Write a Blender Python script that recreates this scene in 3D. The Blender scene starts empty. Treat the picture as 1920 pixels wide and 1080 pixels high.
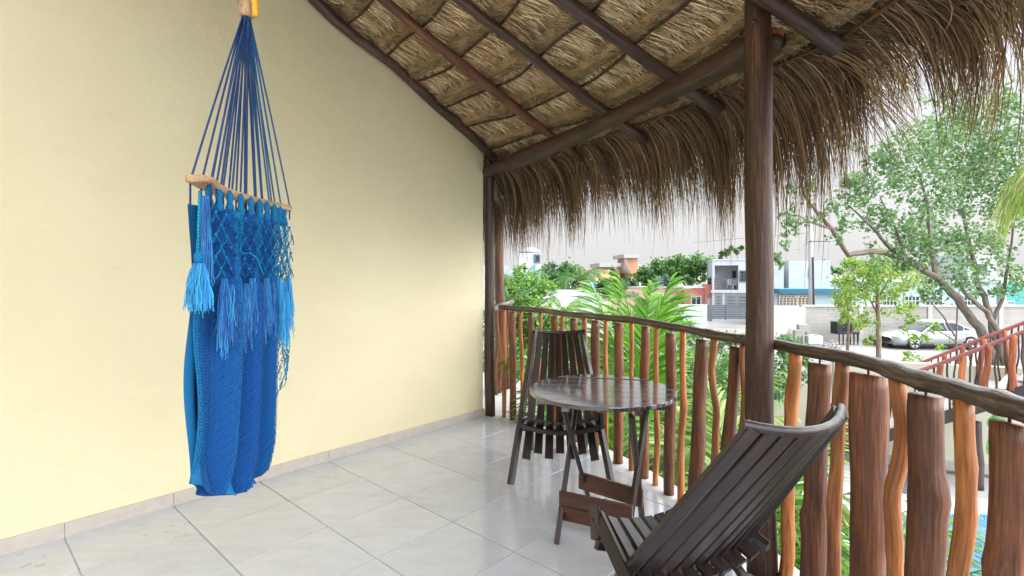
import bpy, math, random
import numpy as np
from mathutils import Vector
random.seed(7); RNG = np.random.default_rng(7)
sc = bpy.context.scene
COL = sc.collection
R = math.radians

# ------------------------------------------------------------ camera, sky, sun, exposure
CAMZ = 1.4
cam_d = bpy.data.cameras.new('camera'); cam = bpy.data.objects.new('camera', cam_d); COL.objects.link(cam)
cam.location = (0, 0, CAMZ); cam.rotation_euler = (R(90), 0, 0)
cam_d.sensor_width = 36.0; cam_d.lens = 18.04; cam_d.shift_y = -26.0/1920.0
cam_d.clip_start = 0.05; cam_d.clip_end = 3000
sc.camera = cam
SUN_EL, SUN_AZ = R(30), R(102)            # azimuth clockwise from +Y: behind the camera on its right
w = bpy.data.worlds.new('World'); sc.world = w; w.use_nodes = True
nt = w.node_tree; nt.nodes.clear()
sky = nt.nodes.new('ShaderNodeTexSky'); sky.sky_type = 'NISHITA'; sky.sun_disc = False
sky.sun_elevation = SUN_EL; sky.sun_rotation = SUN_AZ; sky.dust_density = 6; sky.air_density = 1.0; sky.altitude = 10
sm = nt.nodes.new('ShaderNodeMix'); sm.data_type = 'RGBA'; sm.blend_type = 'MULTIPLY'; sm.inputs['Factor'].default_value = 1
sm.inputs['B'].default_value = (0.10, 0.10, 0.10, 1)
mx = nt.nodes.new('ShaderNodeMix'); mx.data_type = 'RGBA'; mx.inputs['Factor'].default_value = 0.84
mx.inputs['B'].default_value = (0.264, 0.261, 0.265, 1)          # thin even evening cloud
bg = nt.nodes.new('ShaderNodeBackground'); bg.inputs['Strength'].default_value = 1.0
wo = nt.nodes.new('ShaderNodeOutputWorld')
nt.links.new(sky.outputs[0], sm.inputs['A']); nt.links.new(sm.outputs['Result'], mx.inputs['A'])
nt.links.new(mx.outputs['Result'], bg.inputs[0]); nt.links.new(bg.outputs[0], wo.inputs[0])
sl = bpy.data.lights.new('sun', 'SUN'); sl.energy = 4.0; sl.angle = R(150); sl.color = (0.93, 0.965, 1.0)
so = bpy.data.objects.new('sun', sl); COL.objects.link(so)
sd = Vector((math.sin(SUN_AZ)*math.cos(SUN_EL), math.cos(SUN_AZ)*math.cos(SUN_EL), math.sin(SUN_EL)))
so.rotation_euler = (-sd).to_track_quat('-Z', 'Y').to_euler(); so.location = sd*30
sc.view_settings.view_transform = 'Standard'; sc.view_settings.look = 'None'
sc.view_settings.exposure = 1.83; sc.view_settings.gamma = 1.0
sc.cycles.max_bounces = 10; sc.cycles.diffuse_bounces = 5; sc.cycles.transparent_max_bounces = 12
sc.cycles.sample_clamp_indirect = 6.0
sc.cycles.use_denoising = True

# ------------------------------------------------------------ frames of reference
GZ = -2.4                                   # garden level below the balcony floor (z = 0)
UX, UY = 0.670, 0.742                       # along the yellow wall, away from the camera
VX, VY = -0.742, 0.670                      # towards the wall
AX, AY = -3.542, 1.447                      # centre of the round palapa roof
def uv(u, v, z=0.0): return (u*UX+v*VX, u*UY+v*VY, z)
def P(px, py, d): return ((px-960)/962*d, d, CAMZ-(py-514)*d/962)
def pol(rho, th, z=0.0):
    c, s = math.cos(th), math.sin(th)
    return (AX+rho*(c*UX-s*VX), AY+rho*(c*UY-s*VY), z)
def cone_z(rho): return 2.55+0.457*(4.9-rho)

# ------------------------------------------------------------ mesh building
class MB:
    def __init__(s): s.v=[]; s.f=[]; s.t=[]; s.c=[]
    def add(s, V, F, T=None, C=None):
        n=len(s.v); s.v.extend(map(tuple,V)); s.f.extend(tuple(i+n for i in f) for f in F)
        s.t.extend(map(tuple, T if T is not None else V)); s.c.extend([C if C is not None else (1,1,1)]*len(V))
    def box(s, x0,x1,y0,y1,z0,z1, C=None):
        V=[(x,y,z) for z in (z0,z1) for y in (y0,y1) for x in (x0,x1)]
        s.add(V,[(0,2,3,1),(4,5,7,6),(0,1,5,4),(2,6,7,3),(0,4,6,2),(1,3,7,5)],None,C); return s
    def beam(s, p, q, w, t, up=(0,0,1), C=None, bev=0.0, w2=None):
        """bar of width w (sideways) and thickness t (along up) from p to q, grain along its length"""
        p=Vector(p); q=Vector(q); d=(q-p); L=d.length; d.normalize()
        side=d.cross(Vector(up)); side.normalize(); n=side.cross(d)
        off=random.random()*20; w2=w if w2 is None else w2
        V=[];T=[]
        b=bev
        ring=lambda hw,ht:[(-hw+b,-ht),(hw-b,-ht),(hw,-ht+b),(hw,ht-b),(hw-b,ht),(-hw+b,ht),(-hw,ht-b),(-hw,-ht+b)] if b>0 else [(-hw,-ht),(hw,-ht),(hw,ht),(-hw,ht)]
        for k,ww in ((0,w),(1,w2)):
            o=p+d*L*k
            for a,c in ring(ww/2,t/2):
                V.append(o+side*a+n*c); T.append((a+off,c+off,L*k+off))
        m=len(V)//2
        F=[(i,(i+1)%m,(i+1)%m+m,i+m) for i in range(m)]+[tuple(range(m-1,-1,-1)),tuple(range(m,2*m))]
        s.add(V,F,T,C); return s
    def tube(s, pts, rad, sides=8, C=None, rough=0.0, cap=True, seed=None):
        pts=[Vector(p) for p in pts]; n=len(pts)
        if not hasattr(rad,'__len__'): rad=[rad]*n
        rg=random.Random(seed if seed is not None else random.random())
        off=rg.random()*30; L=0; V=[];T=[]; ref=None
        ph=[rg.random()*6.28 for _ in range(4)]
        for i,p in enumerate(pts):
            d=(pts[min(i+1,n-1)]-pts[max(i-1,0)]); d.normalize()
            if ref is None:
                ref=Vector((1,0,0)) if abs(d.x)<0.8 else Vector((0,1,0))
            a=d.cross(ref); a.normalize(); b=a.cross(d); b.normalize(); ref=b*-1 if False else ref
            if i: L+=(p-pts[i-1]).length
            for k in range(sides):
                g=2*math.pi*k/sides
                rr=rad[i]*(1+rough*(math.sin(2*g+ph[0]+L*3)+0.6*math.sin(3*g+ph[1]-L*5)+0.5*math.sin(g+ph[2]+L*9)))
                V.append(p+a*(math.cos(g)*rr)+b*(math.sin(g)*rr)); T.append((math.cos(g)*rr+off,math.sin(g)*rr+off,L+off))
        F=[(i*sides+k,i*sides+(k+1)%sides,(i+1)*sides+(k+1)%sides,(i+1)*sides+k) for i in range(n-1) for k in range(sides)]
        if cap: F+=[tuple(range(sides-1,-1,-1)),tuple(range((n-1)*sides,n*sides))]
        s.add(V,F,T,C); return s
    def prism(s, poly, z0, z1, C=None):
        n=len(poly); V=[(x,y,z0) for x,y in poly]+[(x,y,z1) for x,y in poly]
        s.add(V,[(i,(i+1)%n,(i+1)%n+n,i+n) for i in range(n)]+[tuple(range(n-1,-1,-1)),tuple(range(n,2*n))],None,C); return s
    def lathe(s, prof, c=(0,0,0), sides=20, C=None, axis='z'):
        V=[];n=len(prof)
        for r,h in prof:
            for k in range(sides):
                g=2*math.pi*k/sides; a,b=r*math.cos(g),r*math.sin(g)
                V.append((c[0]+a,c[1]+b,c[2]+h) if axis=='z' else (c[0]+a,c[1]+h,c[2]+b))
        F=[(i*sides+k,i*sides+(k+1)%sides,(i+1)*sides+(k+1)%sides,(i+1)*sides+k) for i in range(n-1) for k in range(sides)]
        F+=[tuple(range(sides-1,-1,-1)),tuple(range((n-1)*sides,n*sides))]
        s.add(V,F,None,C); return s
    def obj(s, name, mat, parent=None, smooth=False):
        return link(name, s.v, s.f, mat, parent, smooth, s.t, s.c)

ORG={}
def link(name, V, F, mat, parent=None, smooth=False, T=None, Cc=None):
    o0=ORG.get(parent.name,(0,0,0)) if parent else (0,0,0)
    V=np.asarray(V,dtype=np.float32)
    me=bpy.data.meshes.new(name)
    me.from_pydata((V-np.asarray(o0,dtype=np.float32)).tolist(),[],F)
    if T is not None:
        a=me.attributes.new('tc','FLOAT_VECTOR','POINT'); a.data.foreach_set('vector',np.asarray(T,dtype=np.float32).ravel())
    if Cc is not None:
        a=me.attributes.new('Col','FLOAT_COLOR','POINT'); c=np.ones((len(V),4),dtype=np.float32); c[:,:3]=np.asarray(Cc,dtype=np.float32); a.data.foreach_set('color',c.ravel())
    if smooth: me.polygons.foreach_set('use_smooth',[True]*len(me.polygons))
    me.materials.append(mat); me.update()
    o=bpy.data.objects.new(name,me); COL.objects.link(o)
    if parent: o.parent=parent; ORG[o.name]=o0
    return o
def quads(name, V, C, mat, parent=None, n=4):
    """V: (N, n, 3) array of loose polygons with n corners; C: (N,3) colours"""
    N=len(V); me=bpy.data.meshes.new(name)
    o0=np.asarray(ORG.get(parent.name,(0,0,0)) if parent else (0,0,0),dtype=np.float32)
    me.vertices.add(N*n); me.vertices.foreach_set('co',(V.reshape(-1,3).astype(np.float32)-o0).ravel())
    me.loops.add(N*n); me.loops.foreach_set('vertex_index',np.arange(N*n,dtype=np.int32))
    me.polygons.add(N); me.polygons.foreach_set('loop_start',np.arange(0,N*n,n,dtype=np.int32)); 
    me.update(calc_edges=True)
    a=me.attributes.new('Col','FLOAT_COLOR','POINT'); c=np.ones((N,n,4),dtype=np.float32); c[:,:,:3]=C[:,None,:]; a.data.foreach_set('color',c.ravel())
    me.materials.append(mat)
    o=bpy.data.objects.new(name,me); COL.objects.link(o)
    if parent: o.parent=parent; ORG[o.name]=tuple(o0)
    return o
def strips(name, Pth, W, C, mat, parent=None):
    """ribbons. Pth (N,k,3) centre lines, W (N,k,3) half-width vectors, C (N,3)"""
    N,k,_=Pth.shape
    o0=np.asarray(ORG.get(parent.name,(0,0,0)) if parent else (0,0,0),dtype=np.float32)
    V=np.stack([Pth-W,Pth+W],axis=2).reshape(N,k*2,3)
    base=(np.arange(N)*k*2)[:,None,None]
    j=np.arange(k-1)*2
    q=np.stack([j,j+1,j+3,j+2],axis=1)[None]+base
    q=q.reshape(-1,4).astype(np.int32)
    me=bpy.data.meshes.new(name)
    me.vertices.add(N*k*2); me.vertices.foreach_set('co',(V.reshape(-1,3).astype(np.float32)-o0).ravel())
    me.loops.add(q.size); me.loops.foreach_set('vertex_index',q.ravel())
    me.polygons.add(len(q)); me.polygons.foreach_set('loop_start',np.arange(0,q.size,4,dtype=np.int32))
    me.update(calc_edges=True)
    a=me.attributes.new('Col','FLOAT_COLOR','POINT'); c=np.ones((N,k*2,4),dtype=np.float32); c[:,:,:3]=C[:,None,:]; a.data.foreach_set('color',c.ravel())
    me.polygons.foreach_set('use_smooth',[True]*len(q))
    me.materials.append(mat)
    o=bpy.data.objects.new(name,me); COL.objects.link(o)
    if parent: o.parent=parent; ORG[o.name]=tuple(o0)
    return o
def tag(o, label, cat, group=None):
    o['label']=label; o['category']=cat
    if group: o['group']=group
    return o
def thing(name, label, cat, loc=(0,0,0), group=None):
    o=bpy.data.objects.new(name,None); COL.objects.link(o); o.location=loc; o.empty_display_size=0.1
    ORG[o.name]=tuple(loc); return tag(o,label,cat,group)
def struct(o): o['kind']='structure'; return o
def stuff(o): o['kind']='stuff'; return o
def copy_tree(o, parent=None):
    c=o.copy(); COL.objects.link(c); c.parent=parent
    for ch in list(o.children): copy_tree(ch,c)
    return c

# ------------------------------------------------------------ materials
def mat_new(name):
    m=bpy.data.materials.new(name); m.use_nodes=True
    t=m.node_tree; b=t.nodes['Principled BSDF']; return m,t,b
def N(t,kind,**kw):
    n=t.nodes.new(kind)
    for k,v in kw.items():
        if k in n.inputs: n.inputs[k].default_value=v
        else: setattr(n,k,v)
    return n
def ramp(t, fac, stops):
    r=t.nodes.new('ShaderNodeValToRGB'); t.links.new(fac,r.inputs[0])
    e=r.color_ramp.elements
    while len(e)<len(stops): e.new(0.5)
    for k,(p,c) in enumerate(stops):
        e[k].position=p; e[k].color=(*c,1)
    return r.outputs[0]
def coords(t, src='tc', scale=(1,1,1)):
    mp=t.nodes.new('ShaderNodeMapping'); mp.inputs['Scale'].default_value=scale
    if src=='tc':
        a=t.nodes.new('ShaderNodeAttribute'); a.attribute_name='tc'; t.links.new(a.outputs['Vector'],mp.inputs[0])
    else:
        a=t.nodes.new('ShaderNodeTexCoord'); t.links.new(a.outputs[src],mp.inputs[0])
    return mp.outputs[0]
def bump(t,b,h,strength=0.3,dist=0.01):
    n=t.nodes.new('ShaderNodeBump'); n.inputs['Strength'].default_value=strength; n.inputs['Distance'].default_value=dist
    t.links.new(h,n.inputs['Height']); t.links.new(n.outputs[0],b.inputs['Normal'])
def mul(t,a,b_,mode='MULTIPLY',fac=1.0):
    m=t.nodes.new('ShaderNodeMix'); m.data_type='RGBA'; m.blend_type=mode; m.inputs['Factor'].default_value=fac
    t.links.new(a,m.inputs['A'])
    if isinstance(b_,tuple): m.inputs['B'].default_value=(*b_,1)
    else: t.links.new(b_,m.inputs['B'])
    return m.outputs['Result']
def wood(name, dark, mid, light, rough=0.45, grain=22, bumps=0.25, wear=None, coat=0.0):
    m,t,b=mat_new(name)
    n1=N(t,'ShaderNodeTexNoise',Scale=1.0,Detail=6.0,Roughness=0.6); t.links.new(coords(t,'tc',(grain,grain,grain*0.06)),n1.inputs['Vector'])
    c=ramp(t,n1.outputs['Fac'],[(0.3,dark),(0.52,mid),(0.75,light)])
    n2=N(t,'ShaderNodeTexNoise',Scale=1.0,Detail=3.0); t.links.new(coords(t,'tc',(14,14,3.0)),n2.inputs['Vector'])
    v=ramp(t,n2.outputs['Fac'],[(0.3,(0.55,0.53,0.52)),(0.7,(1.25,1.2,1.15))])
    c=mul(t,c,v)
    oi=t.nodes.new('ShaderNodeObjectInfo')
    v2=ramp(t,oi.outputs['Random'],[(0,(0.75,0.75,0.78)),(1,(1.2,1.16,1.1))]); c=mul(t,c,v2)
    n3=N(t,'ShaderNodeTexNoise',Scale=1.0,Detail=8.0,Roughness=0.75); t.links.new(coords(t,'tc',(150,150,22)),n3.inputs['Vector'])
    if wear:
        f=ramp(t,n3.outputs['Fac'],[(0.60,(0,0,0)),(0.78,(0.7,0.7,0.7))])
        mm=t.nodes.new('ShaderNodeMix'); mm.data_type='RGBA'; t.links.new(f,mm.inputs['Factor']); t.links.new(c,mm.inputs['A']); mm.inputs['B'].default_value=(*wear,1); c=mm.outputs['Result']
    t.links.new(c,b.inputs['Base Color'])
    rr=t.nodes.new('ShaderNodeMapRange'); rr.inputs['To Min'].default_value=rough-0.12; rr.inputs['To Max'].default_value=rough+0.15
    t.links.new(n2.outputs['Fac'],rr.inputs['Value']); t.links.new(rr.outputs[0],b.inputs['Roughness'])
    b.inputs['Coat Weight'].default_value=coat; b.inputs['Coat IOR'].default_value=1.9 if coat>0.6 else 1.5; b.inputs['Coat Roughness'].default_value=0.10 if coat>0.6 else 0.25
    bump(t,b,n1.outputs['Fac'],bumps,0.006); return m
def plain(name, col, rough=0.6, var=0.12, scale=6, metallic=0.0, bumps=0.1, src='Object', fine=60):
    m,t,b=mat_new(name)
    n=N(t,'ShaderNodeTexNoise',Scale=scale,Detail=6.0,Roughness=0.65); t.links.new(coords(t,src),n.inputs['Vector'])
    lo=tuple(c*(1-var) for c in col); hi=tuple(min(1,c*(1+var)) for c in col)
    t.links.new(ramp(t,n.outputs['Fac'],[(0.3,lo),(0.7,hi)]),b.inputs['Base Color'])
    b.inputs['Roughness'].default_value=rough; b.inputs['Metallic'].default_value=metallic
    if bumps:
        n2=N(t,'ShaderNodeTexNoise',Scale=fine,Detail=4.0); t.links.new(coords(t,src),n2.inputs['Vector']); bump(t,b,n2.outputs['Fac'],bumps,0.01)
    return m
def attr_mat(name, rough=0.8, trans=0.0, tint=(1,1,1), spec=0.3, sheen=0.0):
    m,t,b=mat_new(name)
    a=t.nodes.new('ShaderNodeAttribute'); a.attribute_name='Col'
    c=mul(t,a.outputs['Color'],tint)
    t.links.new(c,b.inputs['Base Color']); b.inputs['Roughness'].default_value=rough; b.inputs['Specular IOR Level'].default_value=spec
    if sheen: b.inputs['Sheen Weight'].default_value=sheen
    if trans:
        tr=t.nodes.new('ShaderNodeBsdfTranslucent'); t.links.new(mul(t,c,(1.5,1.6,0.7)),tr.inputs[0])
        ms=t.nodes.new('ShaderNodeMixShader'); ms.inputs[0].default_value=trans
        t.links.new(b.outputs[0],ms.inputs[1]); t.links.new(tr.outputs[0],ms.inputs[2]); t.links.new(ms.outputs[0],t.nodes['Material Output'].inputs[0])
    return m
M={}
M['baluster']=wood('baluster_wood',(0.062,0.020,0.008),(0.165,0.058,0.022),(0.30,0.122,0.048),0.46,110,0.6,coat=0.1)
M['baluster_light']=wood('baluster_light_wood',(0.20,0.066,0.018),(0.41,0.155,0.045),(0.56,0.26,0.09),0.48,110,0.55,coat=0.1)
M['post']=wood('post_wood',(0.018,0.008,0.005),(0.054,0.023,0.012),(0.145,0.068,0.038),0.5,95,0.6,wear=(0.36,0.29,0.23),coat=0.0)
M['post_dark']=wood('post_dark_wood',(0.022,0.013,0.010),(0.05,0.028,0.018),(0.10,0.06,0.04),0.45,95,0.35)
M['rail']=wood('rail_wood',(0.032,0.022,0.016),(0.120,0.086,0.062),(0.32,0.25,0.195),0.42,105,0.6,wear=(0.46,0.42,0.38),coat=0.1)
M['rafter']=wood('rafter_wood',(0.06,0.024,0.014),(0.13,0.052,0.028),(0.22,0.10,0.055),0.45,100,0.4)
M['rafter_dark']=wood('rafter_dark_wood',(0.028,0.017,0.016),(0.070,0.040,0.034),(0.14,0.085,0.070),0.42,100,0.4)
M['lath']=wood('lath_wood',(0.03,0.012,0.007),(0.09,0.032,0.016),(0.17,0.07,0.035),0.55,140,0.4)
M['chair']=wood('chair_wood',(0.008,0.005,0.005),(0.019,0.010,0.010),(0.045,0.024,0.024),0.36,170,0.15,wear=(0.055,0.046,0.046),coat=0.12)
M['table']=wood('table_wood',(0.016,0.011,0.010),(0.034,0.022,0.019),(0.070,0.048,0.042),0.24,150,0.04,wear=(0.17,0.17,0.18),coat=1.0)
M['board']=wood('table_board_wood',(0.045,0.016,0.010),(0.085,0.030,0.018),(0.13,0.052,0.033),0.35,150,0.15,coat=0.2)
M['hammock_wood']=wood('hammock_bar_wood',(0.36,0.22,0.12),(0.52,0.35,0.21),(0.68,0.50,0.33),0.6,190,0.3)
M['straw']=attr_mat('straw',0.75,0.0,spec=0.2)
M['fringe']=attr_mat('fringe_straw',0.8,0.12,spec=0.15)
M['leaf']=attr_mat('leaf',0.5,0.35,spec=0.35)
M['palm']=attr_mat('palm_leaf',0.38,0.4,spec=0.45)
M['thread']=attr_mat('thread',0.65,0.0,spec=0.3,sheen=0.3)
M['trunk']=wood('bark',(0.09,0.075,0.06),(0.19,0.165,0.14),(0.33,0.30,0.27),0.85,45,0.8)
M['twig']=wood('twig_bark',(0.14,0.11,0.085),(0.24,0.20,0.16),(0.36,0.31,0.26),0.85,60,0.6)

def wall_mat():
    m,t,b=mat_new('yellow_stucco')
    n=N(t,'ShaderNodeTexNoise',Scale=1.3,Detail=5.0,Roughness=0.6); t.links.new(coords(t,'Object'),n.inputs['Vector'])
    c=ramp(t,n.outputs['Fac'],[(0.3,(0.675,0.615,0.415)),(0.7,(0.71,0.655,0.455))])
    sp=N(t,'ShaderNodeTexNoise',Scale=9.0,Detail=8.0,Roughness=0.8); t.links.new(coords(t,'Object'),sp.inputs['Vector'])
    f=ramp(t,sp.outputs['Fac'],[(0.70,(1,1,1)),(0.80,(0.90,0.88,0.85))]); c=mul(t,c,f)
    sc2=N(t,'ShaderNodeTexNoise',Scale=1.0,Detail=5.0,Roughness=0.7); t.links.new(coords(t,'Object',(3.0,3.0,9.0)),sc2.inputs['Vector'])
    c=mul(t,c,ramp(t,sc2.outputs['Fac'],[(0.28,(0.96,0.955,0.95)),(0.42,(1,1,1)),(0.62,(1,1,1)),(0.75,(1.05,1.05,1.06))]))
    t.links.new(c,b.inputs['Base Color']); b.inputs['Roughness'].default_value=0.8
    n2=N(t,'ShaderNodeTexNoise',Scale=120.0,Detail=6.0,Roughness=0.7); t.links.new(coords(t,'Object'),n2.inputs['Vector'])
    n3=N(t,'ShaderNodeTexNoise',Scale=14.0,Detail=4.0); t.links.new(coords(t,'Object'),n3.inputs['Vector'])
    ad=t.nodes.new('ShaderNodeMath'); ad.operation='ADD'; t.links.new(n2.outputs['Fac'],ad.inputs[0]); t.links.new(n3.outputs['Fac'],ad.inputs[1])
    bump(t,b,ad.outputs[0],0.35,0.007); return m
M['wall']=wall_mat()
def tile_mat():
    m,t,b=mat_new('floor_tile_ceramic')
    n=N(t,'ShaderNodeTexNoise',Scale=1.0,Detail=8.0,Roughness=0.7); 
    g=t.nodes.new('ShaderNodeNewGeometry'); mp=t.nodes.new('ShaderNodeMapping'); mp.inputs['Rotation'].default_value=(0,0,-R(48)); mp.inputs['Scale'].default_value=(5,16,5)
    oi=t.nodes.new('ShaderNodeObjectInfo'); 
    va=t.nodes.new('ShaderNodeVectorMath'); va.operation='ADD'; cb=t.nodes.new('ShaderNodeCombineXYZ'); ml=t.nodes.new('ShaderNodeMath'); ml.operation='MULTIPLY'; ml.inputs[1].default_value=37
    t.links.new(oi.outputs['Random'],ml.inputs[0]); t.links.new(ml.outputs[0],cb.inputs[2]); t.links.new(g.outputs['Position'],va.inputs[0]); t.links.new(cb.outputs[0],va.inputs[1])
    t.links.new(va.outputs[0],mp.inputs[0]); t.links.new(mp.outputs[0],n.inputs['Vector'])
    c=ramp(t,n.outputs['Fac'],[(0.3,(0.455,0.48,0.535)),(0.5,(0.49,0.515,0.575)),(0.72,(0.525,0.55,0.61))])
    v2=ramp(t,oi.outputs['Random'],[(0,(0.95,0.95,0.95)),(1,(1.03,1.02,1.02))]); c=mul(t,c,v2)
    d=N(t,'ShaderNodeTexNoise',Scale=2.2,Detail=7.0,Roughness=0.75); t.links.new(g.outputs['Position'],d.inputs['Vector'])
    c=mul(t,c,ramp(t,d.outputs['Fac'],[(0.36,(0.93,0.92,0.91)),(0.58,(1,1,1))]))
    t.links.new(c,b.inputs['Base Color'])
    rr=t.nodes.new('ShaderNodeMapRange'); rr.inputs['From Min'].default_value=0.3; rr.inputs['From Max'].default_value=0.7; rr.inputs['To Min'].default_value=0.09; rr.inputs['To Max'].default_value=0.19
    t.links.new(d.outputs['Fac'],rr.inputs['Value']); t.links.new(rr.outputs[0],b.inputs['Roughness'])
    b.inputs['Specular IOR Level'].default_value=0.75; b.inputs['Coat Weight'].default_value=0.35; b.inputs['Coat Roughness'].default_value=0.07
    n2=N(t,'ShaderNodeTexNoise',Scale=9.0,Detail=3.0); t.links.new(g.outputs['Position'],n2.inputs['Vector']); bump(t,b,n2.outputs['Fac'],0.05,0.01)
    return m
M['tile']=tile_mat()
M['skirt']=plain('skirting_tile_ceramic',(0.46,0.42,0.385),0.45,0.08,18,bumps=0.05)
M['grout']=plain('grout_concrete',(0.47,0.46,0.45),0.8,0.18,9,bumps=0.25,fine=90)
M['concrete']=plain('concrete',(0.44,0.43,0.41),0.85,0.15,3,bumps=0.3)
M['metal_dark']=plain('dark_metal',(0.06,0.06,0.065),0.4,0.1,8,0.6)
LIGHT_BLOCK_WALL=True
# ============================================================ ground, deck and pool
def ground_mat():
    m,t,b=mat_new('pale_gravel')
    n=N(t,'ShaderNodeTexNoise',Scale=0.35,Detail=8.0,Roughness=0.7); t.links.new(coords(t,'Object'),n.inputs['Vector'])
    v=N(t,'ShaderNodeTexVoronoi',Scale=9.0); t.links.new(coords(t,'Object'),v.inputs['Vector'])
    c=ramp(t,n.outputs['Fac'],[(0.35,(0.20,0.19,0.18)),(0.55,(0.28,0.27,0.26)),(0.7,(0.34,0.33,0.32))])
    c=mul(t,c,ramp(t,v.outputs['Distance'],[(0.0,(0.8,0.8,0.8)),(0.6,(1.1,1.1,1.1))]))
    t.links.new(c,b.inputs['Base Color']); b.inputs['Roughness'].default_value=0.95
    bump(t,b,v.outputs['Distance'],0.5,0.03); return m
M['ground']=ground_mat()
M['soil']=plain('garden_soil',(0.12,0.095,0.06),0.95,0.3,4,bumps=0.5)
M['deck']=plain('pool_deck_concrete',(0.40,0.395,0.39),0.75,0.10,2.5,bumps=0.2)
M['coping']=plain('pool_coping_stone',(0.56,0.54,0.52),0.6,0.07,5,bumps=0.1)
def fill(outer, inner, z, name, mat):
    import bmesh
    bm=bmesh.new()
    for loop in (outer,inner):
        vs=[bm.verts.new((x,y,z)) for x,y in loop]
        for i in range(len(vs)): bm.edges.new((vs[i],vs[(i+1)%len(vs)]))
    bmesh.ops.triangle_fill(bm,use_beauty=True,edges=bm.edges[:])
    bmesh.ops.recalc_face_normals(bm,faces=bm.faces[:])
    for f in bm.faces:
        if f.normal.z<0: f.normal_flip()
    me=bpy.data.meshes.new(name); bm.to_mesh(me); bm.free(); me.materials.append(mat)
    o=bpy.data.objects.new(name,me); COL.objects.link(o); return o
def superellipse(cx,cy,a,b,rot,n=48,p=3.0):
    out=[]
    for k in range(n):
        g=2*math.pi*k/n; c,s=math.cos(g),math.sin(g)
        x=a*math.copysign(abs(c)**(2/p),c); y=b*math.copysign(abs(s)**(2/p),s)
        out.append((cx+x*math.cos(rot)-y*math.sin(rot),cy+x*math.sin(rot)+y*math.cos(rot)))
    return out
pool_in=superellipse(8.1,5.75,3.4,2.45,R(-4)); pool_out=superellipse(8.1,5.75,3.8,2.85,R(-4))
deck_rect=[(4.0,1.0),(13.5,1.0),(13.5,11.2),(4.0,11.2)]
struct(fill([(-900,-900),(900,-900),(900,1500),(-900,1500)],deck_rect,GZ,'ground',M['ground']))
struct(fill(deck_rect,pool_out,GZ+0.004,'pool_deck',M['deck']))
mb=MB(); n=len(pool_in)
for k in range(n):
    a,b_=pool_out[k],pool_out[(k+1)%n]; c,d=pool_in[k],pool_in[(k+1)%n]
V=[(x,y,GZ-0.02) for x,y in pool_out]+[(x,y,GZ+0.03) for x,y in pool_out]+[(x,y,GZ+0.03) for x,y in pool_in]+[(x,y,GZ-0.06) for x,y in pool_in]
mb.add(V,[(r*n+k,r*n+(k+1)%n,(r+1)*n+(k+1)%n,(r+1)*n+k) for r in range(3) for k in range(n)])
struct(mb.obj('pool_coping',M['coping']))
def basin_mat():
    m,t,b=mat_new('pool_mosaic')
    br=N(t,'ShaderNodeTexBrick',Scale=1.0); br.offset=0; br.inputs['Color1'].default_value=(0.03,0.20,0.50,1); br.inputs['Color2'].default_value=(0.05,0.28,0.58,1); br.inputs['Mortar'].default_value=(0.35,0.5,0.6,1)
    br.inputs['Brick Width'].default_value=0.05; br.inputs['Row Height'].default_value=0.05; br.inputs['Mortar Size'].default_value=0.004
    t.links.new(coords(t,'Object'),br.inputs['Vector']); t.links.new(br.outputs[0],b.inputs['Base Color']); b.inputs['Roughness'].default_value=0.3; return m
M['basin']=basin_mat()
mb=MB()
V=[(x,y,GZ-0.055) for x,y in pool_in]+[(x,y,GZ-1.3) for x,y in pool_in]
mb.add(V,[(k,(k+1)%n,n+(k+1)%n,n+k) for k in range(n)]+[tuple(range(n,2*n))])
struct(mb.obj('pool_basin',M['basin']))
m,t,b=mat_new('pool_water_surface'); b.inputs['Base Color'].default_value=(0.22,0.50,0.88,1); b.inputs['Roughness'].default_value=0.06; b.inputs['Transmission Weight'].default_value=0.55; b.inputs['IOR'].default_value=1.33
nn=N(t,'ShaderNodeTexNoise',Scale=2.5,Detail=3.0); t.links.new(coords(t,'Object'),nn.inputs['Vector']); bump(t,b,nn.outputs['Fac'],0.25,0.05)
M['water']=m
mb=MB(); mb.add([(8.1+(x-8.1)*0.999,5.75+(y-5.75)*0.999,GZ-0.16) for x,y in pool_in],[tuple(range(n))]); struct(mb.obj('pool_water',M['water']))
# planted bed right under the balcony
bed=[pol(5.1,R(a)) for a in range(-20,60,5)]+[pol(8.2 if a<16 else 7.2,R(a)) for a in range(55,-25,-5)]
mb=MB(); mb.add([(p[0],p[1],GZ+0.012) for p in bed],[tuple(range(len(bed)))])
struct(mb.obj('planting_bed',M['soil']))

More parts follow.
